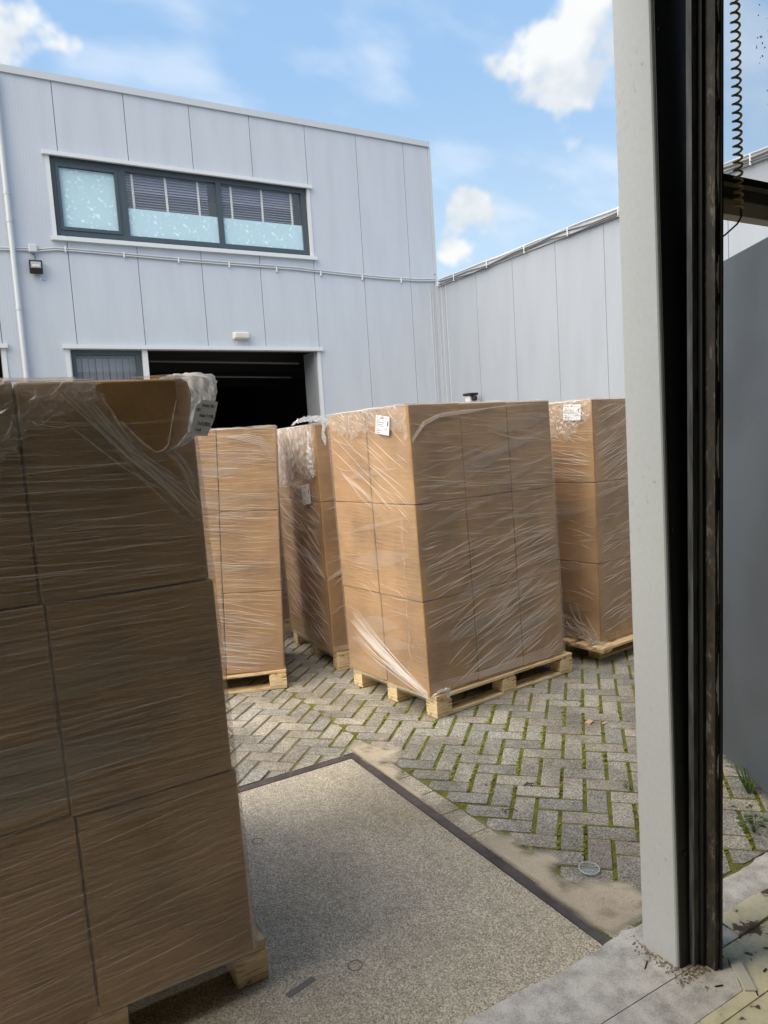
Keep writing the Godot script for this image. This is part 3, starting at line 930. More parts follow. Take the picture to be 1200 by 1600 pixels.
	for q in [[2.66, 0.10], [2.50, 0.16], [2.27, 0.22], [1.98, 0.10], [1.80, 0.20], [1.52, 0.16], [1.22, 0.26], [0.86, 0.18], [0.62, 0.07]]:
		var pe := PackedVector2Array()
		var nq := 12
		for k in nq + 1: pe.append(Vector2(0.0965, q[0] - q[1] / 2 + q[1] * k / nq))
		for k in range(nq, -1, -1): pe.append(Vector2(0.0965 - 0.0115 * sin(PI * clampf(float(k) / nq, 0.04, 0.96)) * rng.randf_range(0.45, 1.0), q[0] - q[1] / 2 + q[1] * k / nq))
		var pst := st_new()
		slab_xy(pst, pe, 0.1902, 0.191, lean)
		put("peeling_paint", done(pst), M.peel, p)
	for y in [0.35, 0.62, 1.02, 1.30, 1.72, 2.2, 2.62]:
		var cy := CylinderMesh.new()
		cy.top_radius = 0.007; cy.bottom_radius = 0.007; cy.height = 0.004; cy.radial_segments = 10
		put("bolt", cy, M.black, p, Vector3(0.036 + 0.012 * sin(y * 9), y, 0.132), Vector3(PI / 2, 0, 0))
	# raised sectional door in the next opening
	var d := base("sectional_door", Vector3(0, 0, -1.30))
	tag(d, "raised sectional door with a dirty clear window, right of the post", "door")
	var br := st_new()
	box(br, Vector3(1.79, 2.166, -0.02), Vector3(2.58, 2.252, 0.02))
	put("bottom_rail", done(br), M.alu, d)
	var bl := st_new()
	box(bl, Vector3(1.79, 2.206, 0.021), Vector3(2.58, 2.236, 0.026))
	put("rail_groove", done(bl), mat(lin(0.10, 0.09, 0.075), 0.5), d)
	var gk := st_new()
	box(gk, Vector3(1.79, 2.2525, -0.018), Vector3(2.58, 2.27, 0.024))
	put("gasket", done(gk), M.black, d)
	put("window", box_mesh(Vector3(0.79, 0.70, 0.005)), M.glass, d, Vector3(2.185, 2.62, 0))
	var tp := st_new()
	box(tp, Vector3(1.79, 2.97, -0.02), Vector3(2.58, 3.29, 0.02))
	put("upper_panel", done(tp), M.alu, d)
	var sp := st_new()
	for k in 60:
		var q := Vector3(2.04 + absf(rng.randfn(0, 0.10)), 2.66 + rng.randfn(0, 0.10), 0.0035)
		var s := rng.randf_range(0.0012, 0.0034)
		var a := rng.randf() * TAU
		box(sp, Vector3(-s, -s * 0.6, 0), Vector3(s, s * 0.6, 0.0006), Transform3D(Basis(Vector3.BACK, a), q))
	tag(put("dirt_speck", done(sp), M.dry, d), "", "", "", "stuff")
	# coiled safety cable
	var cc := base("coiled_cable", Vector3(1.885, 2.12, -1.255))
	tag(cc, "dark yellow and black coiled cable hanging in front of the window by the post", "cable")
	var path := PackedVector3Array()
	var turns := 44
	for i in turns * 14:
		var t := float(i) / (turns * 14 - 1)
		var pitch := lerpf(0.0, 1.2, pow(t, 1.12))
		var a := t * turns * TAU
		var r := 0.0104
		path.append(Vector3(cos(a) * r, 0.055 + pitch * 0.84, sin(a) * r))
	var cs := st_new()
	tube(cs, path, 0.0033, 6)
	put("coil", done(cs), M.yellow_cord, cc)
	var tl := st_new()
	tube(tl, PackedVector3Array([Vector3(0.0088, 0.055, 0), Vector3(0.004, 0.048, 0.004), Vector3(0.0, 0.030, 0.006), Vector3(-0.012, 0.012, 0.003), Vector3(-0.05, -0.016, -0.005), Vector3(-0.09, -0.04, -0.01)]), 0.0026, 6)
	put("cable_end", done(tl), M.black_cord, cc)
	# grey steel leaf that stands open outside
	var dir := Vector3(3.03 - 2.82, 0, -2.15 + 1.79).normalized()
	var gl := base("steel_leaf", Vector3(2.82, 0, -1.79), atan2(-dir.z, dir.x))
	tag(gl, "dark blue grey smooth steel gate leaf standing open right of the doorway", "gate")
	put("sheet", bevel_box(Vector3(1.21, 2.24, 0.04), 0.004), M.leaf_steel, gl, Vector3(0.185, 1.17, -0.02))
	put("drip_strip", bevel_box(Vector3(1.20, 0.012, 0.012), 0.003), mat(lin(0.38, 0.40, 0.42), 0.4), gl, Vector3(0.185, 0.125, 0.007))
	put("bottom_edge", bevel_box(Vector3(1.20, 0.022, 0.03), 0.004), mat(lin(0.40, 0.41, 0.41), 0.6), gl, Vector3(0.185, 0.036, 0.0))
	var sc := st_new()
	for k in 34:
		var q := Vector3(rng.randf_range(-0.35, 0.6), rng.randf_range(0.2, 1.55), 0.0006)
		box(sc, Vector3(-0.0006, -rng.randf_range(0.003, 0.02), 0), Vector3(0.0006, 0.006, 0.0007), Transform3D(Basis(Vector3.BACK, rng.randfn(0.5, 0.6)), q))
	tag(put("scratches", done(sc), M.scratch, gl), "", "", "", "stuff")

# the four long sides of a piece of a post, closed at its ends
func box_open(st: SurfaceTool, lo: Vector3, hi: Vector3, xf: Transform3D) -> void:
	var p: Array[Vector3] = []
	for k in 8:
		p.append(xf * Vector3(hi.x if k & 1 else lo.x, hi.y if k & 2 else lo.y, hi.z if k & 4 else lo.z))
	quad(st, p[4], p[6], p[7], p[5])
	quad(st, p[1], p[3], p[2], p[0])
	quad(st, p[5], p[7], p[3], p[1])
	quad(st, p[0], p[2], p[6], p[4])

# ------------------------------------------------------------------ pallet loads
# x, z: near left corner of the boxes; u runs right along the near face, v away from us
const STACKS := [
	{"who": "front left", "x": -0.278, "z": -1.997, "yaw": 0.5, "nu": 2, "nv": 3, "nt": 3, "bu": 0.435, "bv": 0.387, "bh": 0.561, "lx": -0.022, "lz": -0.004, "pu": 0.92, "pv": 1.2, "ou": 0.008, "ov": 0.035, "run": "v", "step": -0.010},
	{"who": "middle", "x": 2.187, "z": -3.425, "yaw": -5.8, "nu": 3, "nv": 2, "nt": 3, "bu": 0.389, "bv": 0.425, "bh": 0.561, "lx": -0.028, "lz": -0.010, "pu": 1.19, "pv": 0.875, "ou": 0.03, "ov": -0.02, "run": "u", "step": -0.004},
	{"who": "left", "x": 0.64, "z": -4.905, "yaw": 18.7, "nu": 3, "nv": 2, "nt": 3, "bu": 0.387, "bv": 0.425, "bh": 0.545, "lx": 0.068, "lz": 0.012, "pu": 1.2, "pv": 0.875, "ou": -0.03, "ov": -0.012, "run": "u", "step": 0.0},
	{"who": "narrow gap", "x": 2.158, "z": -4.635, "yaw": 4.0, "nu": 3, "nv": 2, "nt": 3, "bu": 0.387, "bv": 0.475, "bh": 0.547, "lx": -0.022, "lz": -0.004, "pu": 1.2, "pv": 0.99, "ou": 0.025, "ov": -0.02, "run": "u", "step": 0.0},
	{"who": "right", "x": 3.675, "z": -3.53, "yaw": -6.5, "nu": 3, "nv": 2, "nt": 3, "bu": 0.387, "bv": 0.425, "bh": 0.561, "lx": 0.0, "lz": 0.0, "pu": 1.22, "pv": 0.93, "ou": -0.075, "ov": -0.075, "run": "u", "step": 0.0},
	{"who": "rear", "x": 1.76, "z": -5.74, "yaw": -14.0, "nu": 3, "nv": 2, "nt": 2, "bu": 0.387, "bv": 0.425, "bh": 0.561, "lx": 0.0, "lz": 0.0, "pu": 1.2, "pv": 0.875, "ou": -0.02, "ov": -0.01, "run": "u", "step": 0.0},
]
const DECK := 0.13
const ORD := ["first", "second", "third", "fourth", "fifth", "sixth", "seventh", "eighth", "ninth"]

func loads() -> void:
	for s in STACKS:
		pallet(s)
	for s in STACKS:
		cartons(s)
	for s in STACKS:
		wrap_load(s)
	extras()

func frame_of(s: Dictionary) -> Transform3D:      # local x along u, local z towards us (-v)
	return Transform3D(Basis(Vector3.UP, -deg_to_rad(s.yaw)), Vector3(s.x, 0, s.z))

func lean_of(s: Dictionary, y: float) -> Vector3:   # how far the load has shifted at that height, in world axes
	var t: float = (y - DECK) / (s.bh * 3.0)
	return Vector3(s.lx, 0, s.lz) * t

func pallet(s: Dictionary) -> void:
	var f := frame_of(s)
	var p := base("wooden_pallet", f * Vector3(s.ou, 0, -s.ov), f.basis.get_euler().y)
	var where: String = {"front left": "under the dark box stack at the left front", "middle": "under the middle box stack on the mossy paving", "left": "under the left box stack behind the front one", "narrow gap": "under the shaded box stack left of the middle one", "right": "under the box stack at the right, half hidden by the post", "rear": "under the low box stack glimpsed at the back"}[s.who]
	tag(p, "pale wooden pallet " + where, "pallet", "wooden pallets in the yard")
	var pu: float = s.pu
	var pv: float = s.pv
	var along_u: bool = s.run == "u"
	var L := pu if along_u else pv       # length of the runners
	var Wd := pv if along_u else pu
	# local frame: X along the runners
	var xf := Transform3D() if along_u else Transform3D(Basis(Vector3.UP, PI / 2), Vector3(0, 0, 0))
	var set_at := func(o: Node3D, along: float, across: float, y: float, turned := false) -> void:
		var q := Vector3(along, y, -across) if along_u else Vector3(across, y, -along)
		o.position = q
		o.rotation.y = (0.0 if along_u else PI / 2) + (PI / 2 if turned else 0.0)
	var inset := 0.13 if s.who == "right" else 0.0
	var k := 0
	for a in [0.0, 0.5, 1.0]:
		for c in [0.0, 0.5, 1.0]:
			var o := put("block", bevel_box(Vector3(0.115, 0.078, 0.10), 0.003), M.block, p)
			set_at.call(o, lerpf(0.0575 + inset, L - 0.0575 - inset, a), lerpf(0.05 + inset, Wd - 0.05 - inset, c), 0.057)
	for c in [0.0, 0.5, 1.0]:
		var o := put("bottom_board", bevel_box(Vector3(L - 0.004 - 2 * inset, 0.017, 0.098), 0.002), M["wood%d" % (rng.randi() % 3)], p)
		set_at.call(o, L / 2, lerpf(0.05 + inset, Wd - 0.05 - inset, c), 0.0095)
	for a in [0.0, 0.5, 1.0]:
		var o := put("cross_board", bevel_box(Vector3(Wd - 0.006, 0.015, 0.10), 0.002), M["wood%d" % (rng.randi() % 3)], p)
		set_at.call(o, lerpf(0.0545, L - 0.0545, a), Wd / 2, 0.1035, true)
	var nail := CylinderMesh.new()
	nail.top_radius = 0.0035; nail.bottom_radius = 0.0035; nail.height = 0.0016; nail.radial_segments = 8
	var nails := MultiMesh.new()
	nails.transform_format = MultiMesh.TRANSFORM_3D
	nails.mesh = nail
	var nx: Array = []
	for a in [0.0, 0.5, 1.0]:
		for c in [0.0, 0.5, 1.0]:
			for e in [-0.022, 0.02]:
				var al: float = lerpf(0.0575, L - 0.0575, a) + e
				var ac: float = lerpf(0.049, Wd - 0.049, c) + rng.randf_range(-0.012, 0.012)
				nx.append(Transform3D(Basis(), Vector3(al, 0.1297, -ac) if along_u else Vector3(ac, 0.1297, -al)))
	nails.instance_count = nx.size()
	for i in nx.size(): nails.set_instance_transform(i, nx[i])
	var nn := MultiMeshInstance3D.new()
	nn.name = "nails"
	nn.multimesh = nails
	nn.material_override = M.cable
	p.add_child(nn)
	tag(nn, "", "", "", "stuff")
	var nb := 7
	for i in nb:
		var o := put("deck_board", bevel_box(Vector3(L, 0.0175, 0.098), 0.002), M["wood%d" % (rng.randi() % 3)], p)
		set_at.call(o, L / 2, lerpf(0.049, Wd - 0.049, float(i) / (nb - 1)), 0.1205)

func cartons(s: Dictionary) -> void:
	var f := frame_of(s)
	var gap: float = 0.0035 if s.who == "front left" else 0.006
	var size := Vector3(s.bu - gap, s.bh - 0.003, s.bv - gap)
	var shapes := [round_box(size, 0.006, 0.0035, 5), round_box(size, 0.005, 0.005, 5), round_box(size, 0.008, 0.001, 5)]
	var tape_u := box_mesh(Vector3(0.05, 0.055, 0.0006))
	var tier_name := ["bottom", "middle", "top"] if s.nt == 3 else ["bottom", "top"]
	var place: String = {"front left": "dark front left stack", "middle": "middle stack on mossy paving", "left": "left stack behind front one", "narrow gap": "shaded stack left of middle one", "right": "right stack beside post", "rear": "low stack at back"}[s.who]
	var du := ["left", "right"] if s.nu == 2 else ["left", "centre", "right"]
	var dv := ["near", "far"] if s.nv == 2 else ["near", "second", "far"]
	for t in s.nt:
		var jx := rng.randf_range(-0.003, 0.003)
		var jz := rng.randf_range(-0.003, 0.003)
		for a in s.nu:
			for b in s.nv:
				var y: float = DECK + s.bh * (t + 0.5)
				var q := f * Vector3((a + 0.5) * s.bu + jx + rng.randf_range(-0.0012, 0.0012) + s.step * (t - 1), 0, -(b + 0.5) * s.bv + jz)
				q += lean_of(s, y)
				q.y = y
				var o := put("cardboard_box", shapes[rng.randi() % 3], M["kraft%d" % (rng.randi() % 3)], null, q, Vector3(0, f.basis.get_euler().y + rng.randf_range(-0.004, 0.004), 0))
				# the tilt of a leaning load
				o.rotate_x(s.lz / (s.bh * 3.0)); o.rotate_z(-s.lx / (s.bh * 3.0))
				tag(o, "cardboard box, %s tier, %s column, %s row, %s" % [tier_name[t], du[a], dv[b], place], "cardboard box", "film wrapped cardboard boxes on pallets")
				if s.who == "front left": continue
				for sy in [-1.0, 1.0]:
					for sz in [-1.0, 1.0]:
						if (sz > 0 and b > 0) or (sz < 0 and b < s.nv - 1): continue
						put("tape_end", tape_u, M.tape, o, Vector3(0.004, sy * (size.y / 2 - 0.030), sz * (size.z / 2 + 0.0018)))

# one side of a wrapped load: how far along (m) and how high (m) to a point on the film
func side_point(s: Dictionary, side: int, along: float, y: float, off: float) -> Vector3:
	var f := frame_of(s)
	var wu: float = s.nu * s.bu
	var wv: float = s.nv * s.bv
	var q: Vector3
	match side:
		0: q = Vector3(along, 0, off)                    # near face, runs to the right
		1: q = Vector3(-off, 0, -along)                  # left face, runs away from us
		2: q = Vector3(wu + off, 0, -along)              # right face
		_: q = Vector3(along, 0, -wv - off)              # far face
	q = f * q + lean_of(s, y) + f.basis.x * (s.step * ((y - DECK) / s.bh - 1.5))
	q.y = y
	return q

func side_len(s: Dictionary, side: int) -> float:
	return s.nu * s.bu if side == 0 or side == 3 else s.nv * s.bv

func sheet(s: Dictionary, side: int, y0: float, y1: float, hole := PackedVector2Array(), a0 := 0.0, a1 := -1.0, cell := 0.05, off := 0.0075, amp := 0.0022) -> ArrayMesh:
	var st := SurfaceTool.new()
	st.begin(Mesh.PRIMITIVE_TRIANGLES)
	var L := side_len(s, side) if a1 < 0 else a1
	var nu := maxi(2, int((L - a0) / cell))
	var nv := maxi(2, int((y1 - y0) / cell))
	var nz := FastNoiseLite.new()
	nz.seed = 100 + side * 7 + int(s.x * 100); nz.frequency = 6.0
	var flip := side == 1 or side == 3
	var pts: Array = []
	for j in nv + 1:
		for i in nu + 1:
			var a := lerpf(a0, L, float(i) / nu)
			var y := lerpf(y0, y1, float(j) / nv)
			pts.append(side_point(s, side, a, y, off + amp * nz.get_noise_2d(a * 0.8, y * 3.0)))
	for j in nv:
		for i in nu:
			var ca := lerpf(a0, L, (i + 0.5) / nu)
			var cy := lerpf(y0, y1, (j + 0.5) / nv)
			if hole.size() > 2 and Geometry2D.is_point_in_polygon(Vector2(ca, cy), hole): continue
			var id := [j * (nu + 1) + i, j * (nu + 1) + i + nu + 1, j * (nu + 1) + i + nu + 2, j * (nu + 1) + i + 1]
			if flip: id.reverse()
			for k in [0, 1, 2, 0, 2, 3]:
				var v: int = id[k]
				st.set_smooth_group(1)
				st.set_uv(Vector2(lerpf(a0, L, float(v % (nu + 1)) / nu) + side * 1.7 + s.x, lerpf(y0, y1, float(v / (nu + 1)) / nv)))
				st.add_vertex(pts[v])
	st.generate_normals()
	return st.commit()

# a fold of the film: a raised ridge that thins out at both ends
func fold(st: SurfaceTool, s: Dictionary, side: int, path: Array, width: float, off := 0.0095, height := 0.0022) -> void:
	var flip := side == 1 or side == 3
	var rows: Array = []
	var n := path.size()
	for i in n:
		var t := float(i) / (n - 1)
		var w := width * (0.12 + 0.88 * sin(PI * clampf(t, 0.03, 0.97)))
		var d: Vector2 = (path[mini(i + 1, n - 1)] - path[maxi(i - 1, 0)]).normalized()
		var nn := Vector2(-d.y, d.x) * w / 2
		var p: Vector2 = path[i]
		rows.append([side_point(s, side, p.x - nn.x, p.y - nn.y, off), side_point(s, side, p.x, p.y, off + height * w / width), side_point(s, side, p.x + nn.x, p.y + nn.y, off)])
	for i in n - 1:
		for k in 2:
			if flip: quad(st, rows[i][k], rows[i + 1][k], rows[i + 1][k + 1], rows[i][k + 1])
			else: quad(st, rows[i][k + 1], rows[i + 1][k + 1], rows[i + 1][k], rows[i][k])

# many folds: a family of nearly parallel strokes
func family(st: SurfaceTool, s: Dictionary, side: int, count: int, a: Vector2, y: Vector2, slope: Vector2, length: Vector2, width: Vector2, bend := 0.012, hole := PackedVector2Array()) -> void:
	var L := side_len(s, side)
	var top: float = DECK + s.bh * s.nt - 0.004
	for k in count:
		var c := Vector2(rng.randf_range(a.x, a.y) * L, rng.randf_range(y.x, y.y))
		var sl := rng.randfn(slope.x, slope.y)
		var ln := rng.randf_range(length.x, length.y)
		var d := Vector2(1, sl).normalized()
		var bw := rng.randfn(0, bend)
		var path: Array = []
		for i in 7:
			var t := i / 6.0 - 0.5
			var q := c + d * ln * t + Vector2(-d.y, d.x) * bw * (0.25 - t * t) * 4
			if q.x < 0.004 or q.x > L - 0.004 or q.y > top or q.y < 0.11: continue
			if hole.size() > 2 and Geometry2D.is_point_in_polygon(q, hole): continue
			path.append(q)
		if path.size() >= 3:
			fold(st, s, side, path, rng.randf_range(width.x, width.y) * (0.55 if rng.randf() < 0.6 else 1.0))

func scrap(st: SurfaceTool, s: Dictionary, side: int, poly: PackedVector2Array, cell := 0.014, amp := 0.006, off := 0.012) -> void:
	var lo := poly[0]
	var hi := poly[0]
	for q in poly:
		lo = lo.min(q); hi = hi.max(q)
	var nu := int((hi.x - lo.x) / cell) + 1
	var nv := int((hi.y - lo.y) / cell) + 1
	var pts: Array = []
	for j in nv + 1:
		for i in nu + 1:
			var q := Vector2(lo.x + i * cell, lo.y + j * cell) + Vector2(rng.randf_range(-0.4, 0.4), rng.randf_range(-0.4, 0.4)) * cell
			pts.append([q, side_point(s, side, q.x, minf(q.y, DECK + s.bh * s.nt + 0.004), off + amp * rng.randf_range(-0.6, 1.0))])
	var flip := side == 1 or side == 3
	for j in nv:
		for i in nu:
			var c: Vector2 = (pts[j * (nu + 1) + i][0] + pts[(j + 1) * (nu + 1) + i + 1][0]) / 2
			if not Geometry2D.is_point_in_polygon(c, poly): continue
			var id := [j * (nu + 1) + i, j * (nu + 1) + i + nu + 1, j * (nu + 1) + i + nu + 2, j * (nu + 1) + i + 1]
			if flip: id.reverse()
			quad(st, pts[id[0]][1], pts[id[1]][1], pts[id[2]][1], pts[id[3]][1])

# folds that wander over a crumpled patch
func crinkles(st: SurfaceTool, s: Dictionary, side: int, poly: PackedVector2Array, count: int, width := Vector2(0.0015, 0.005), length := 0.07, lean := 0.0, spread := 1.3) -> void:
	var lo := poly[0]
	var hi := poly[0]
	for q in poly:
		lo = lo.min(q); hi = hi.max(q)
	for k in count:
		var c := Vector2(rng.randf_range(lo.x, hi.x), rng.randf_range(lo.y, hi.y))
		if not Geometry2D.is_point_in_polygon(c, poly): continue
		var ang := lean + rng.randfn(0, spread)
		var path: Array = []
		var p := c
		var ln := length * rng.randf_range(0.4, 1.3) / 5
		for i in 6:
			path.append(p)
			p += Vector2(cos(ang), sin(ang)) * ln
			ang += rng.randfn(0, 0.28)
			p.y = minf(p.y, DECK + s.bh * s.nt - 0.002)
			p.x = clampf(p.x, 0.004, side_len(s, side) - 0.004)
		fold(st, s, side, path, rng.randf_range(width.x, width.y), 0.015, 0.003)

func wrap_load(s: Dictionary) -> void:
	var top: float = DECK + s.bh * s.nt + 0.006
	var o := base("stretch_film")
	var place: String = {"front left": "torn clear stretch film around the dark front left box stack", "middle": "clear stretch film with many slanting creases around the middle box stack", "left": "clear stretch film with level creases around the left box stack", "narrow gap": "clear stretch film with loose frayed tails on the stack in the gap", "right": "clear stretch film crumpled around a label on the right hand box stack", "rear": "stretch film on the low box stack glimpsed at the back"}[s.who]
	tag(o, place, "stretch film", "film wraps around the pallet loads")
	var hole := PackedVector2Array()
	if s.who == "front left":
		for q in [[0.355, 1.9], [0.357, 1.781], [0.366, 1.752], [0.378, 1.731], [0.392, 1.700], [0.405, 1.697], [0.444, 1.643], [0.479, 1.619], [0.497, 1.622], [0.513, 1.64], [0.535, 1.70], [0.55, 1.76], [0.565, 1.9]]:
			hole.append(Vector2(q[0] + 0.278, q[1]))
	for side in 4:
		put("film_side", sheet(s, side, 0.105, top, hole if side == 0 else PackedVector2Array(), 0.0, -1.0, 0.02 if (s.who == "front left" and side == 0) else 0.05), M.film if s.who != "front left" else M.film_reflection_haze, o)
	# rim turned in over the top, its white painted as sky sheen
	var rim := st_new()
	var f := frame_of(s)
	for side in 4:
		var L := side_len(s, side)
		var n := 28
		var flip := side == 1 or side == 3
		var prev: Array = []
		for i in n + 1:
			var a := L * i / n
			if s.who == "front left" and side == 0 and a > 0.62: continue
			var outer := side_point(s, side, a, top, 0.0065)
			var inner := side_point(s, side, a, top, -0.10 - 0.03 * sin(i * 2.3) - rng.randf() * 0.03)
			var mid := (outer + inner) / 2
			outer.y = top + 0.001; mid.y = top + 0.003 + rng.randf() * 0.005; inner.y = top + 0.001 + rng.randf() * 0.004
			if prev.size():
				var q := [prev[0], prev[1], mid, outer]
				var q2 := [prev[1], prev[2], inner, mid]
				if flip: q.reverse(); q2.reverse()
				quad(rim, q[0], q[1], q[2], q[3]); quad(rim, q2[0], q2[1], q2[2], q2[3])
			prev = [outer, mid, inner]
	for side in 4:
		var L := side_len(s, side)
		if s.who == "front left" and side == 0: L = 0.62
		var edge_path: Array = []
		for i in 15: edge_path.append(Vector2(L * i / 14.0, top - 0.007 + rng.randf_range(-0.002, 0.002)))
		fold(rim, s, side, edge_path, 0.012, 0.009, 0.004)  # edge ridge, bright sky sheen put into its white
	put("top_rim_sheen", done(rim), M.fold, o)
	var folds := st_new()
	var patch := st_new()
	match s.who:
		"front left":
			family(folds, s, 0, 150, Vector2(0.0, 1.0), Vector2(1.25, 1.72), Vector2(-0.02, 0.03), Vector2(0.2, 0.6), Vector2(0.0015, 0.0035), 0.006, hole)
			family(folds, s, 0, 130, Vector2(0.0, 1.0), Vector2(0.70, 1.25), Vector2(0.02, 0.035), Vector2(0.15, 0.6), Vector2(0.0012, 0.0032), 0.006)
			family(folds, s, 0, 130, Vector2(0.0, 1.0), Vector2(0.14, 0.72), Vector2(0.10, 0.05), Vector2(0.15, 0.5), Vector2(0.0012, 0.003), 0.006)
			# band of folds from the upper left down to the right edge
			for k in 26:
				var a := Vector2(0.56 + rng.randfn(0, 0.03), 1.775 + rng.randfn(0, 0.018))
				var b := Vector2(0.862, 1.455 + rng.randfn(0, 0.028))
				var m := a.lerp(b, 0.5) + Vector2(-0.012, -0.012)
				fold(folds, s, 0, [a, a.lerp(m, 0.5), m, m.lerp(b, 0.5), b], rng.randf_range(0.0015, 0.006), 0.012)
			for k in 12:
				var a := Vector2(0.782 + rng.randfn(0, 0.012), 1.63 + rng.randfn(0, 0.008))
				var b := Vector2(0.864, 1.50 + rng.randfn(0, 0.04))
				fold(folds, s, 0, [a, a.lerp(b, 0.3) + Vector2(0.01, 0), a.lerp(b, 0.7), b], rng.randf_range(0.0015, 0.005), 0.013)
			var cr := PackedVector2Array([Vector2(0.0, 1.81), Vector2(0.63, 1.81), Vector2(0.60, 1.74), Vector2(0.50, 1.72), Vector2(0.44, 1.66), Vector2(0.36, 1.60), Vector2(0.28, 1.64), Vector2(0.0, 1.56)])
			scrap(patch, s, 0, cr, 0.02, 0.008, 0.012)
			crinkles(folds, s, 0, cr, 240, Vector2(0.001, 0.004), 0.09, 0.5, 0.9)
			# torn edge of the opening
			var edge: Array = []
			for k in range(1, hole.size() - 1): edge.append(hole[k] + Vector2(rng.randfn(0, 0.003), rng.randfn(0, 0.003)))
			fold(folds, s, 0, edge, 0.006, 0.011, 0.004)
			fold(folds, s, 0, edge, 0.003, 0.016, 0.003)
		"middle":
			# sunny short side
			family(folds, s, 1, 26, Vector2(0, 0.8), Vector2(1.2, 1.62), Vector2(0.62, 0.08), Vector2(0.25, 0.55), Vector2(0.002, 0.0055))
			family(folds, s, 1, 34, Vector2(0, 1), Vector2(0.5, 1.75), Vector2(0.1, 0.25), Vector2(0.1, 0.35), Vector2(0.0015, 0.003))
			for k in 34:
				var a := Vector2(0.74 + rng.randfn(0, 0.03), 0.46 + rng.randfn(0, 0.05))
				var b := Vector2(0.01, 0.145 + rng.randfn(0, 0.015))
				fold(folds, s, 1, [a, a.lerp(b, 0.35) + Vector2(0, -0.02), a.lerp(b, 0.7) + Vector2(0, -0.015), b], rng.randf_range(0.0015, 0.006), 0.012)
			for k in 4:
				var a := Vector2(0.13 + 0.008 * k, 1.18 - 0.22 * k)
				fold(folds, s, 1, [a, a + Vector2(-0.012, -0.06), a + Vector2(0.004, -0.12), a + Vector2(-0.01, -0.2)], 0.005, 0.012)
			var c1 := PackedVector2Array([Vector2(0.85, 1.81), Vector2(0.0, 1.81), Vector2(0.0, 1.62), Vector2(0.06, 1.68), Vector2(0.35, 1.70), Vector2(0.55, 1.66), Vector2(0.7, 1.69), Vector2(0.85, 1.75)])
			crinkles(folds, s, 1, c1, 110, Vector2(0.001, 0.0045), 0.09, 0.3, 0.9)
			scrap(patch, s, 1, c1, 0.03, 0.007)
			# shaded long side
			family(folds, s, 0, 60, Vector2(0, 1), Vector2(1.25, 1.79), Vector2(-0.10, 0.10), Vector2(0.15, 0.55), Vector2(0.0015, 0.004))
			family(folds, s, 0, 90, Vector2(0, 1), Vector2(0.95, 1.4), Vector2(-0.03, 0.06), Vector2(0.1, 0.4), Vector2(0.0015, 0.0035))
			family(folds, s, 0, 110, Vector2(0.0, 1), Vector2(0.5, 1.0), Vector2(0.20, 0.07), Vector2(0.12, 0.5), Vector2(0.0015, 0.0045))
			family(folds, s, 0, 75, Vector2(0.2, 1), Vector2(0.16, 0.66), Vector2(0.42, 0.08), Vector2(0.15, 0.5), Vector2(0.0015, 0.0045))
			for k in 7:      # long rising line near the top left corner
				var a := Vector2(0.01, 1.60 + 0.004 * k)
				var b := Vector2(0.80 + 0.05 * k, 1.80)
				fold(folds, s, 0, [a, Vector2(0.10, 1.69 + 0.004 * k), Vector2(0.22, 1.735 + 0.003 * k), Vector2(0.42, 1.752 + 0.003 * k), b], 0.004 if k % 2 == 0 else 0.002, 0.012)
			for k in 5:
				fold(folds, s, 0, [Vector2(0.0, 0.165 + 0.012 * k), Vector2(0.4, 0.16 + 0.008 * k), Vector2(0.8, 0.155 + 0.012 * k), Vector2(1.15, 0.15 + 0.02 * k)], 0.006, 0.012)
		"left":
			family(folds, s, 0, 190, Vector2(0.3, 1), Vector2(0.6, 1.74), Vector2(-0.12, 0.025), Vector2(0.15, 0.5), Vector2(0.0015, 0.004))
			family(folds, s, 0, 100, Vector2(0.3, 1), Vector2(0.16, 0.62), Vector2(-0.22, 0.05), Vector2(0.15, 0.5), Vector2(0.0015, 0.0045))
			family(folds, s, 2, 60, Vector2(0, 1), Vector2(0.2, 1.7), Vector2(0.0, 0.1), Vector2(0.1, 0.4), Vector2(0.0015, 0.004))
			for k in 5:
				fold(folds, s, 0, [Vector2(0.76, 1.71 + 0.006 * k), Vector2(0.95, 1.725 - 0.01 * k), Vector2(1.06, 1.70 - 0.014 * k), Vector2(1.14, 1.62 - 0.02 * k)], 0.005, 0.012)
		"narrow gap":
			family(folds, s, 0, 45, Vector2(0, 0.5), Vector2(0.2, 1.3), Vector2(0.25, 0.12), Vector2(0.08, 0.3), Vector2(0.0015, 0.0045))
			family(folds, s, 1, 110, Vector2(0, 1), Vector2(0.2, 1.3), Vector2(0.25, 0.15), Vector2(0.15, 0.6), Vector2(0.0015, 0.0045))
			var c2 := PackedVector2Array([Vector2(0.95, 1.765), Vector2(0.0, 1.765), Vector2(0.0, 1.42), Vector2(0.2, 1.38), Vector2(0.4, 1.47), Vector2(0.6, 1.30), Vector2(0.95, 1.36)])
			scrap(patch, s, 1, c2, 0.022, 0.012)
			crinkles(folds, s, 1, c2, 190, Vector2(0.002, 0.008), 0.14, 1.45, 0.35)
			scrap(patch, s, 1, c2, 0.03, 0.02, 0.016)
			for k in 4:
				fold(folds, s, 0, [Vector2(0.0, 0.66 + 0.006 * k), Vector2(0.1, 0.70 + 0.008 * k), Vector2(0.25, 0.72 + 0.01 * k)], 0.006, 0.012)
				fold(folds, s, 1, [Vector2(0.0, 0.66 + 0.006 * k), Vector2(0.15, 0.74 + 0.008 * k), Vector2(0.3, 0.78 + 0.01 * k), Vector2(0.6, 0.82)], 0.006, 0.012)
				fold(folds, s, 0, [Vector2(0.0, 0.15 + 0.008 * k), Vector2(0.2, 0.15 + 0.008 * k), Vector2(0.45, 0.14 + 0.01 * k)], 0.008, 0.012)
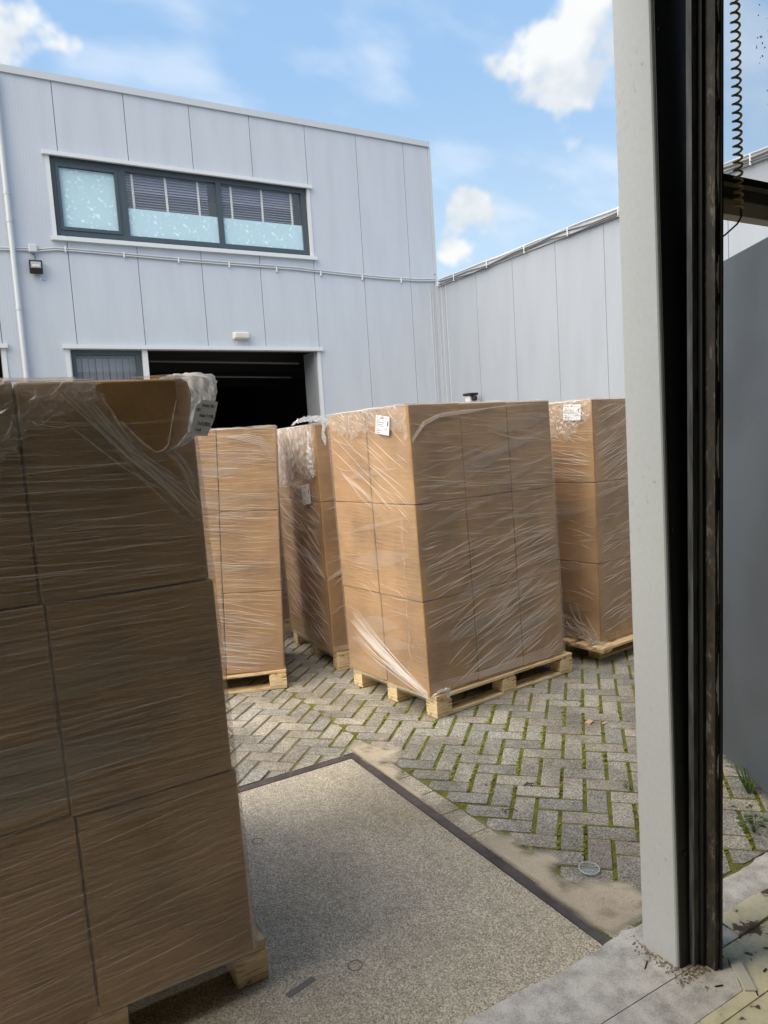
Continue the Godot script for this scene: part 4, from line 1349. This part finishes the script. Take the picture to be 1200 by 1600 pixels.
		"right":
			family(folds, s, 0, 120, Vector2(0.05, 1), Vector2(1.25, 1.79), Vector2(0.34, 0.06), Vector2(0.15, 0.45), Vector2(0.0015, 0.0045))
			family(folds, s, 0, 120, Vector2(0, 1), Vector2(0.2, 1.3), Vector2(0.22, 0.08), Vector2(0.1, 0.4), Vector2(0.0015, 0.004))
			family(folds, s, 1, 60, Vector2(0, 1), Vector2(1.26, 1.6), Vector2(0.10, 0.1), Vector2(0.15, 0.5), Vector2(0.002, 0.0055))
			family(folds, s, 1, 50, Vector2(0, 1), Vector2(0.3, 1.2), Vector2(0.05, 0.12), Vector2(0.1, 0.35), Vector2(0.0015, 0.0035))
			var c3 := PackedVector2Array([Vector2(0.42, 1.81), Vector2(0.0, 1.81), Vector2(0.0, 1.70), Vector2(0.1, 1.64), Vector2(0.2, 1.54), Vector2(0.3, 1.60), Vector2(0.42, 1.57)])
			scrap(patch, s, 1, c3, 0.018, 0.010)
			crinkles(folds, s, 1, c3, 150, Vector2(0.0015, 0.006), 0.09, 0.2, 1.3)
			var c4 := PackedVector2Array([Vector2(0.42, 0.34), Vector2(0.42, 0.15), Vector2(0.0, 0.14), Vector2(0.0, 0.22), Vector2(0.2, 0.28)])
			scrap(patch, s, 1, c4, 0.02, 0.012)
			crinkles(folds, s, 1, c4, 70, Vector2(0.0015, 0.006), 0.14, 0.35, 0.3)
		_:
			family(folds, s, 0, 120, Vector2(0, 1), Vector2(0.2, 1.2), Vector2(-0.1, 0.08), Vector2(0.1, 0.5), Vector2(0.002, 0.005))
	var bands := st_new()
	for side in 4:
		var L := side_len(s, side)
		for k in (6 if s.who == "front left" or side == 1 else 16):
			var y := rng.randf_range(0.2, top - 0.1)
			var sl: float = rng.randfn(0.22 if (s.who == "middle" or s.who == "right") and side == 0 else -0.06, 0.10)
			var c := rng.randf_range(0.2, 0.8) * L
			var ln := rng.randf_range(0.35, 0.9)
			var pth: Array = []
			for i in 9:
				var t := i / 8.0 - 0.5
				var q := Vector2(c + ln * t, y + sl * ln * t)
				if q.x < 0.003 or q.x > L - 0.003 or q.y > top - 0.05 or q.y < 0.15: continue
				if hole.size() > 2 and side == 0 and q.y > 1.5 and q.x > 0.5: continue
				pth.append(q)
			if pth.size() > 3: fold(bands, s, side, pth, rng.randf_range(0.025, 0.11), 0.0088, 0.0012)
	tag(put("film_band", done(bands), M.film_band, o), "", "", "", "stuff")
	tag(put("film_crease_glint", done(folds), M.glint_fold_faint if s.who == "front left" else M.fold, o), "", "", "", "stuff")  # crease ridges whose white stands in for sky glints
	if s.who in ["front left", "middle", "narrow gap", "right"]:
		put("crumpled_patch", done(patch), M.crumple, o)

# a strip of bunched film along a path in space
func ribbon(path: Array, width: Array, amp: float, across: Vector3, seed_: int, cols := 6) -> ArrayMesh:
	var r := RandomNumberGenerator.new()
	r.seed = seed_
	var st := st_new()
	st.set_smooth_group(1)
	var rows: Array = []
	var curve := Curve3D.new()
	for q in path: curve.add_point(q)
	for i in path.size():
		var tng: Vector3 = (path[mini(i + 1, path.size() - 1)] - path[maxi(i - 1, 0)]) * 0.18
		curve.set_point_in(i, -tng); curve.set_point_out(i, tng)
	var n := 34
	var L := curve.get_baked_length()
	for i in n + 1:
		var t := float(i) / n
		var p := curve.sample_baked(L * t)
		var fw := t * (width.size() - 1)
		var k := mini(int(fw), width.size() - 2)
		var w: float = lerpf(width[k], width[k + 1], fw - k)
		var tg := (curve.sample_baked(minf(L, L * t + 0.01)) - curve.sample_baked(maxf(0, L * t - 0.01))).normalized()
		var nn := tg.cross(across).normalized()
		var row: Array = []
		for c in cols + 1:
			var a := float(c) / cols - 0.5
			row.append(p + across * (a * w + r.randf_range(-0.1, 0.1) * w / cols) + nn * r.randf_range(-amp, amp) * minf(1.0, w / 0.03) + tg * r.randf_range(-0.3, 0.3) * L / n)
		rows.append(row)
	for i in n:
		for c in cols:
			quad(st, rows[i][c], rows[i + 1][c], rows[i + 1][c + 1], rows[i][c + 1])
	return done(st)

func label_sheet(called: String, s: Dictionary, at: Vector2, size: Vector2, turn: float, text: String) -> void:
	# stuck on the left face of a load; x runs towards us there
	var f := frame_of(s)
	var o := base(called, side_point(s, 1, at.x, at.y, 0.014))
	o.basis = f.basis * Basis(Vector3.UP, -PI / 2) * Basis(Vector3.BACK, turn)
	tag(o, text, "label")
	put("paper", box_mesh(Vector3(size.x, size.y, 0.0012)), M.paper, o)
	var st := st_new()
	var w := size.x
	var h := size.y
	var line := func(x0: float, x1: float, y: float, t: float) -> void:
		var x := x0
		while x < x1:
			var l := rng.randf_range(0.03, 0.11)
			box(st, Vector3(w * (x - 0.5), h * (y - 0.5) - t, 0.0007), Vector3(w * (minf(x + l, x1) - 0.5), h * (y - 0.5) + t, 0.0012))
			x += l + 0.02
	line.call(0.08, 0.36, 0.88, 0.0014)
	line.call(0.55, 0.92, 0.88, 0.0009)
	line.call(0.08, 0.20, 0.74, 0.0022)
	line.call(0.08, 0.58, 0.63, 0.0022)
	line.call(0.08, 0.52, 0.52, 0.0022)
	line.call(0.08, 0.60, 0.43, 0.0014)
	line.call(0.08, 0.22, 0.30, 0.0020)
	line.call(0.60, 0.90, 0.30, 0.0012)
	line.call(0.08, 0.40, 0.19, 0.0028)
	line.call(0.08, 0.34, 0.08, 0.0022)
	put("print", done(st), M.ink_soft, o)
	var b := st_new()
	slab_xy(b, PackedVector2Array([Vector2(w * -0.10, h * 0.35), Vector2(w * 0.03, h * 0.35), Vector2(w * 0.01, h * 0.44), Vector2(w * -0.03, h * 0.40)]), 0.0007, 0.0013)
	box(b, Vector3(w * 0.36, h * 0.02, 0.0007), Vector3(w * 0.42, h * 0.24, 0.0013))
	box(b, Vector3(w * 0.33, h * 0.02, 0.0007), Vector3(w * 0.36, h * 0.07, 0.0013))
	put("print", done(b), M.ink, o)

func extras() -> void:
	var A: Dictionary = STACKS[0]
	var C: Dictionary = STACKS[1]
	var D: Dictionary = STACKS[3]
	var E: Dictionary = STACKS[4]
	label_sheet("shipping_label", C, Vector2(0.225, 1.712), Vector2(0.135, 0.108), -0.16, "white printed shipping label near the top corner of the middle load")
	label_sheet("shipping_label", E, Vector2(0.158, 1.737), Vector2(0.148, 0.108), -0.06, "white printed shipping label on the right hand load beside the post")
	label_sheet("shipping_label", D, Vector2(0.245, 1.272), Vector2(0.17, 0.145), 0.12, "curling white label on the shaded load in the gap")
	# loose film that hangs over the corner of the front load
	var t := base("loose_film", Vector3(0.56, 1.8, -1.97))
	tag(t, "white crumpled flap of film with a printed label hanging over the front load corner", "film flap")
	var ax := Vector3(0.95, 0.12, 0.28).normalized()
	put("flap", ribbon([Vector3(-0.07, 0.012, -0.06), Vector3(-0.02, 0.026, -0.03), Vector3(0.022, 0.012, 0.0), Vector3(0.024, -0.03, 0.012), Vector3(0.012, -0.08, 0.012), Vector3(-0.005, -0.13, 0.008), Vector3(-0.045, -0.165, -0.002), Vector3(-0.082, -0.182, -0.012)], [0.10, 0.085, 0.078, 0.070, 0.062, 0.052, 0.03, 0.018], 0.0065, ax, 5, 12), M.bunch, t)
	put("flap", ribbon([Vector3(0.03, 0.018, -0.02), Vector3(0.048, 0.0, 0.0), Vector3(0.046, -0.03, 0.008)], [0.03, 0.035, 0.012], 0.006, ax, 8, 5), M.bunch, t)
	var lb := Node3D.new()
	lb.name = "label"
	t.add_child(lb, true)
	lb.position = Vector3(0.013, -0.085, 0.026)
	lb.basis = Basis(Vector3.UP, -0.12) * Basis(Vector3.BACK, -0.20)
	var lm := st_new()
	slab_xy(lm, PackedVector2Array([Vector2(-0.030, -0.048), Vector2(-0.012, -0.062), Vector2(0.016, -0.060), Vector2(0.030, -0.012), Vector2(0.034, 0.036), Vector2(-0.004, 0.036), Vector2(-0.022, 0.018)]), -0.0006, 0.0006)
	put("label_sheet", done(lm), M.label_grey, lb)
	var font := SystemFont.new()
	font.font_names = PackedStringArray(["Droid Sans"])
	for q in [["tner K", 0.008, 0.022, 0.011], ["SO", -0.015, 0.008, 0.010], ["ttel 118", 0.008, -0.006, 0.011], ["IUUEL", 0.004, -0.028, 0.013], ["Lad", -0.010, -0.046, 0.010]]:
		var tm := TextMesh.new()
		tm.text = q[0]
		tm.font = font
		tm.font_size = 16
		tm.pixel_size = q[3] / 16.0
		tm.depth = 0.0006
		put("print", tm, M.ink, lb, Vector3(q[1], q[2], 0.0012), Vector3(0, 0, 0.05))
	# frayed tails
	var tw := base("film_tail", side_point(C, 1, 0.86, 1.79, 0.02))
	tag(tw, "twisted white film tail hanging from the far top corner of the middle load", "film tail")
	put("strand", ribbon([Vector3(0.03, 0.0, 0.03), Vector3(0.0, -0.03, 0.0), Vector3(-0.012, -0.08, 0.0), Vector3(-0.006, -0.13, 0.0), Vector3(0.0, -0.17, 0.0)], [0.035, 0.02, 0.012, 0.03, 0.004], 0.006, Vector3(0.9, 0, 0.3).normalized(), 12, 5), M.bunch, tw)
	put("strand", ribbon([Vector3(0.05, 0.0, 0.03), Vector3(0.02, -0.03, 0.0), Vector3(0.0, -0.07, 0.0), Vector3(-0.01, -0.11, 0.0)], [0.02, 0.012, 0.008, 0.006], 0.004, Vector3(0.9, 0, 0.3).normalized(), 13, 4), M.bunch, tw)
	var tg := base("film_tail", side_point(D, 1, 0.08, 1.5, 0.02))
	tag(tg, "frayed white film scrap bunched near the edge of the load in the gap", "film tail")
	var dn := Vector3(0.25, 0, 0.95).normalized()
	put("strand", ribbon([Vector3(0.0, 0.24, 0.0), Vector3(-0.004, 0.12, 0.0), Vector3(-0.008, 0.02, 0.0), Vector3(-0.004, -0.05, 0.02), Vector3(0, -0.10, 0.04)], [0.012, 0.02, 0.05, 0.07, 0.008], 0.012, dn, 17, 5), M.bunch, tg)
	put("strand", ribbon([Vector3(0.0, 0.0, -0.12), Vector3(-0.006, -0.03, -0.16), Vector3(-0.006, -0.06, -0.2)], [0.02, 0.02, 0.008], 0.012, dn, 18, 4), M.bunch, tg)
	var th := base("film_tail", side_point(D, 1, 0.52, 1.45, 0.02))
	tag(th, "long pale strip of film hanging on the left face of the load in the gap", "film tail")
	put("strand", ribbon([Vector3(0.0, 0.30, 0.06), Vector3(-0.006, 0.1, 0.03), Vector3(-0.006, -0.1, 0.0), Vector3(-0.004, -0.22, -0.02)], [0.04, 0.03, 0.05, 0.07], 0.006, dn, 21, 5), M.crumple, th)
	var tt := base("film_knot", side_point(D, 0, 0.02, 1.78, -0.06))
	tag(tt, "white ball of bunched film on top of the load in the gap", "film tail")
	put("strand", ribbon([Vector3(-0.16, 0.005, 0.0), Vector3(-0.08, 0.03, 0.0), Vector3(0.02, 0.035, 0.0), Vector3(0.14, 0.012, 0.0)], [0.04, 0.06, 0.06, 0.03], 0.010, Vector3(0, 0.6, 0.8), 25, 6), M.bunch, tt)
	var tk := base("film_knot", side_point(C, 0, 0.05, 0.15, 0.03))
	tag(tk, "small white knot of film on the near corner of the middle pallet", "film tail")
	put("strand", ribbon([Vector3(-0.06, -0.005, 0.0), Vector3(-0.02, 0.012, 0.005), Vector3(0.02, 0.018, 0.008), Vector3(0.06, 0.006, 0.006), Vector3(0.045, -0.03, 0.012)], [0.015, 0.03, 0.045, 0.045, 0.02], 0.010, Vector3(0, 0.7, 0.7), 27, 6), M.bunch, tk)
	var te := base("film_knot", side_point(E, 1, 0.02, 0.16, 0.03))
	tag(te, "bunched film on the near corner of the right hand pallet", "film tail")
	put("strand", ribbon([Vector3(-0.02, 0.02, -0.16), Vector3(-0.02, 0.0, -0.06), Vector3(0.0, -0.012, 0.02), Vector3(0.05, -0.01, 0.05)], [0.02, 0.03, 0.04, 0.02], 0.010, Vector3(0, 0.7, 0.7), 29, 6), M.bunch, te)

# ------------------------------------------------------------------ small things on the ground
func small_things() -> void:
	# blown sand along the pad
	var nz := FastNoiseLite.new()
	nz.seed = 15; nz.frequency = 5.0; nz.fractal_octaves = 4
	var sd := SurfaceTool.new()
	sd.begin(Mesh.PRIMITIVE_TRIANGLES)
	var nu := 34
	var nv := 84
	for j in nv + 1:
		for i in nu + 1:
			var x := 1.60 + 0.42 * i / nu
			var z := -3.42 + 1.88 * j / nv
			var t := float(j) / nv
			var reach := 0.10 + 0.05 * sin(z * 5.0) + 0.22 * smooth(0.70, 0.98, t) + 0.10 * smooth(0.3, 0.0, t) - 0.05 * smooth(0.30, 0.45, t) * smooth(0.66, 0.5, t)
			var d := (x - 1.62) / reach
			var v := nz.get_noise_2d(x, z)
			var a := smooth(1.0, 0.45, d + v * 0.9) * smooth(-0.05, 0.10, d + 0.03 + 0.1 * v)
			a *= 1.0 - 0.75 * smooth(0.34, 0.46, t + 0.05 * v) * smooth(0.70, 0.60, t)
			a *= smooth(0.0, 0.05, t) * smooth(1.0, 0.97, t)
			var c := Vector3(0.80, 0.70, 0.54).lerp(Vector3(0.66, 0.56, 0.42), clampf(v + 0.5, 0, 1))
			sd.set_color(Color(c.x, c.y, c.z, clampf(a * 0.92, 0, 1)))
			sd.set_normal(Vector3.UP)
			sd.add_vertex(Vector3(x, 0.0042 + 0.002 * a + 0.001 * v, z))
	for j in nv:
		for i in nu:
			var a := j * (nu + 1) + i
			for k in [a, a + 1, a + nu + 2, a, a + nu + 2, a + nu + 1]: sd.add_index(k)
	tag(put("sand", sd.commit(), M.sand), "pale blown sand drifted along the steel edge of the pad", "sand", "", "stuff")
	# moss tufts that stand up in the joints near us
	var mm := MultiMesh.new()
	mm.transform_format = MultiMesh.TRANSFORM_3D
	mm.use_colors = true
	mm.mesh = round_box(Vector3(0.012, 0.006, 0.012), 0.0028, 0.0, 1)
	var spots: Array = []
	var e1 := Vector2(0.7071, 0.7071)
	var e2 := Vector2(-0.7071, 0.7071)
	for k in 9000:
		var i := rng.randi_range(-12, 16)
		var w := rng.randf_range(-14.0, 14.0) * 0.102
		var p := Vector2(2.053, -2.236) + e1 * (i * 0.102 - 0.0078 + rng.randfn(0, 0.0052)) + e2 * (w - 0.003)
		# only where a joint really runs: the wide joints lie on the grid lines between cells
		var jj := floori((p - Vector2(2.053, -2.236)).dot(e2) / 0.102)
		var kk := posmod(i - jj, 4)
		if kk == 1: continue                      # middle of a lying brick
		if p.x < 1.75 or p.y > -1.6 or p.y < -4.4 or _under_load(p): continue
		if nz.get_noise_2d(p.x * 0.5, p.y * 0.5) < -0.12: continue
		spots.append(Transform3D(Basis(Vector3.UP, rng.randf() * TAU).scaled(Vector3.ONE * rng.randf_range(0.5, 1.25)), Vector3(p.x, -0.0025, p.y)))
	mm.instance_count = spots.size()
	for k in spots.size():
		mm.set_instance_transform(k, spots[k])
		var tone := Color(0.13, 0.165, 0.018).lerp(Color(0.30, 0.30, 0.045), rng.randf())
		mm.set_instance_color(k, tone if rng.randf() < 0.8 else Color(0.07, 0.055, 0.03))
	var mi := MultiMeshInstance3D.new()
	mi.name = "moss"
	mi.multimesh = mm
	mi.material_override = M.moss_many
	add_child(mi)
	tag(mi, "green moss growing in the wide joints of the paving", "moss", "", "stuff")
	# weeds
	weed("grass_weed", Vector3(2.795, 0, -1.86), 0.16, 16, true, "tuft of grass at the foot of the grey gate leaf")
	weed("small_weed", Vector3(2.524, 0, -1.66), 0.10, 26, false, "leafy green weed in the paving right of the post")
	weed("small_weed", Vector3(2.416, 0, -2.203), 0.035, 12, false, "tiny green weed in a paving joint just left of the post")
	weed("small_weed", Vector3(1.935, 0, -2.60), 0.02, 8, false, "tiny sprout in a mossy joint in front of the middle pallet")
	weed("moss_clump", Vector3(1.694, 0.004, -2.939), 0.02, 14, false, "olive moss clump on the sand beside the steel edge")
	# wood chips, leaves, twig
	for q in [["wood_chip", Vector3(2.835, 0.006, -2.828), Vector3(0.042, 0.010, 0.03), 0.3, "larger wood chip on the paving right of the middle pallet", M.chip], ["wood_chip", Vector3(2.891, 0.005, -2.77), Vector3(0.028, 0.006, 0.016), -0.2, "smaller wood chip on the paving right of the middle pallet", M.chip]]:
		tag(put(q[0], bevel_box(q[2], 0.002), q[5], null, q[1], Vector3(0.08, q[3], 0.1)), q[4], "wood chip", "wood chips on the paving")
	twig("dead_leaf", Vector3(2.087, 0.005, -2.503), 0.09, 4, "curled dry leaves lying on the paving in front of the middle pallet")
	twig("twig", Vector3(1.867, 0.005, -2.362), 0.07, 3, "small dark twig lying beside the row of edging bricks")
	# clear plastic lid on the paving
	var lid := base("plastic_lid", Vector3(1.831, 0.004, -1.855))
	tag(lid, "flattened clear plastic cup lid lying on the paving near the post", "plastic lid")
	var pl := mat(Color(0.82, 0.88, 0.92, 0.28), 0.15)
	pl.transparency = BaseMaterial3D.TRANSPARENCY_ALPHA
	pl.albedo_texture = M.fold.albedo_texture
	var tor := TorusMesh.new()
	tor.inner_radius = 0.034; tor.outer_radius = 0.039; tor.rings = 36; tor.ring_segments = 8
	put("lid_rim", tor, mat(lin(0.55, 0.60, 0.63), 0.2), lid, Vector3(0, 0.003, 0), Vector3(0.05, 0, 0))
	var ds := st_new()
	for k in 24:
		var a := TAU * k / 24
		var b := TAU * (k + 1) / 24
		var hh := 0.006 + 0.004 * sin(k * 2.4)
		tri(ds, Vector3(0, 0.009, 0), Vector3(cos(a) * 0.035, hh * 0.6, sin(a) * 0.035), Vector3(cos(b) * 0.035, hh * 0.5, sin(b) * 0.035))
	put("lid_disc", done(ds), pl, lid)
	# anchors cut off in the pad
	for q in [[Vector3(0.893, 0, -2.795), "rusty ring of an old anchor in the middle of the pad"], [Vector3(0.892, 0, -1.921), "second rusty anchor ring in the pad, nearest to the doorway"]]:
		var r := TorusMesh.new()
		r.inner_radius = 0.019; r.outer_radius = 0.025; r.rings = 28; r.ring_segments = 6
		tag(put("anchor_ring", r, mat(lin(0.22, 0.18, 0.13), 0.85), null, q[0] + Vector3(0, -0.0035, 0)), q[1], "anchor ring", "anchor rings in the pad")
	tag(put("dark_tape", bevel_box(Vector3(0.10, 0.0012, 0.022), 0.0004), mat(lin(0.17, 0.165, 0.16), 0.8), null, Vector3(0.714, -0.0012, -1.934), Vector3(0, 0.22, 0)), "short worn piece of dark tape stuck on the pad beside the front pallet", "tape")
	# rubble and dirt where the pad, the paving and the post meet
	var db := st_new()
	for k in 900:
		var p := Vector3(1.64 + absf(rng.randfn(0, 0.16)), 0.003, -1.60 - absf(rng.randfn(0, 0.07)))
		if k % 3 == 0: p = Vector3(1.66 + rng.randfn(0, 0.02), 0.013, -1.40 + rng.randfn(0, 0.05))
		if k % 7 == 0: p = Vector3(1.70 + rng.randfn(0, 0.04), 0.013, -1.305 + rng.randfn(0, 0.012))
		var s := rng.randf_range(0.0008, 0.003) * (1.6 if rng.randf() < 0.12 else 1.0)
		box(db, Vector3(-s, -s * 0.5, -s * 0.7), Vector3(s, s * 0.5, s * 0.7), Transform3D(Basis.from_euler(Vector3(rng.randf(), rng.randf() * TAU, rng.randf())), p))
	tag(put("grit", done(db), mat(lin(0.30, 0.25, 0.18), 0.95)), "loose grit and crumbs around the foot of the post", "grit", "", "stuff")
	var dk := st_new()
	for q in [[Vector3(1.60, 0.0125, -1.405), 0.5, 0.018], [Vector3(1.70, 0.0125, -1.235), -0.4, 0.012], [Vector3(1.86, 0.0115, -1.20), 0.2, 0.009], [Vector3(1.76, 0.0125, -1.16), 0.9, 0.010], [Vector3(1.95, 0.0115, -1.25), -0.6, 0.010]]:
		box(dk, Vector3(-q[2], 0, -0.0016), Vector3(q[2], 0.0016, 0.0022), Transform3D(Basis(Vector3.UP, q[1]), q[0]))
	tag(put("litter", done(dk), M.black), "dark crumbs of rubber lying on the sill around the post", "litter", "", "stuff")
	var cs := base("cardboard_strip", Vector3(1.79, 0.013, -1.225), 0.95)
	tag(cs, "short cream strip lying on the floor at the foot of the post", "strip")
	put("strip", bevel_box(Vector3(0.13, 0.006, 0.035), 0.002), mat(lin(0.68, 0.66, 0.56), 0.7), cs, Vector3(0, 0.003, 0))

func weed(called: String, at: Vector3, h: float, n: int, blades: bool, text: String) -> void:
	var st := st_new()
	for k in n:
		var a := rng.randf() * TAU
		var out := Vector3(cos(a), 0, sin(a))
		var side := Vector3(-out.z, 0, out.x)
		var hh := h * rng.randf_range(0.55, 1.1)
		if blades:
			var w := 0.004
			var p0 := out * 0.01
			var p1 := out * hh * 0.35 + Vector3.UP * hh * 0.6
			var p2 := out * hh * 0.95 + Vector3.UP * hh * rng.randf_range(0.35, 0.8)
			quad(st, p0 - side * w, p1 - side * w * 0.8, p1 + side * w * 0.8, p0 + side * w)
			tri(st, p1 - side * w * 0.8, p2, p1 + side * w * 0.8)
		else:
			var c := out * hh * rng.randf_range(0.1, 0.8) + Vector3.UP * hh * rng.randf_range(0.15, 0.9)
			var l := h * rng.randf_range(0.18, 0.32)
			var w := l * 0.42
			var tip := c + out * l + Vector3.UP * l * rng.randf_range(-0.2, 0.4)
			var m := (c + tip) / 2 + Vector3.UP * l * 0.1
			tri(st, c, m + side * w, tip)
			tri(st, c, tip, m - side * w)
			quad(st, Vector3(-0.0008, 0, 0), c - side * 0.0008, c + side * 0.0008, Vector3(0.0008, 0, 0))
	tag(put(called, done(st), M.leaf_green if called != "moss_clump" else M.moss, null, at), text, "weed")

func twig(called: String, at: Vector3, l: float, n: int, text: String) -> void:
	var st := st_new()
	for k in n:
		var a := rng.randf() * TAU
		var p := Vector3(rng.randfn(0, l * 0.35), 0, rng.randfn(0, l * 0.15))
		var d := Vector3(cos(a), 0, sin(a) * 0.5) * l * rng.randf_range(0.3, 0.6)
		tube(st, PackedVector3Array([p, p + d * 0.5 + Vector3(0, 0.006, 0), p + d + Vector3(0, 0.001, 0.006)]), 0.0022, 5)
	tag(put(called, done(st), M.dry, null, at), text, "twig")
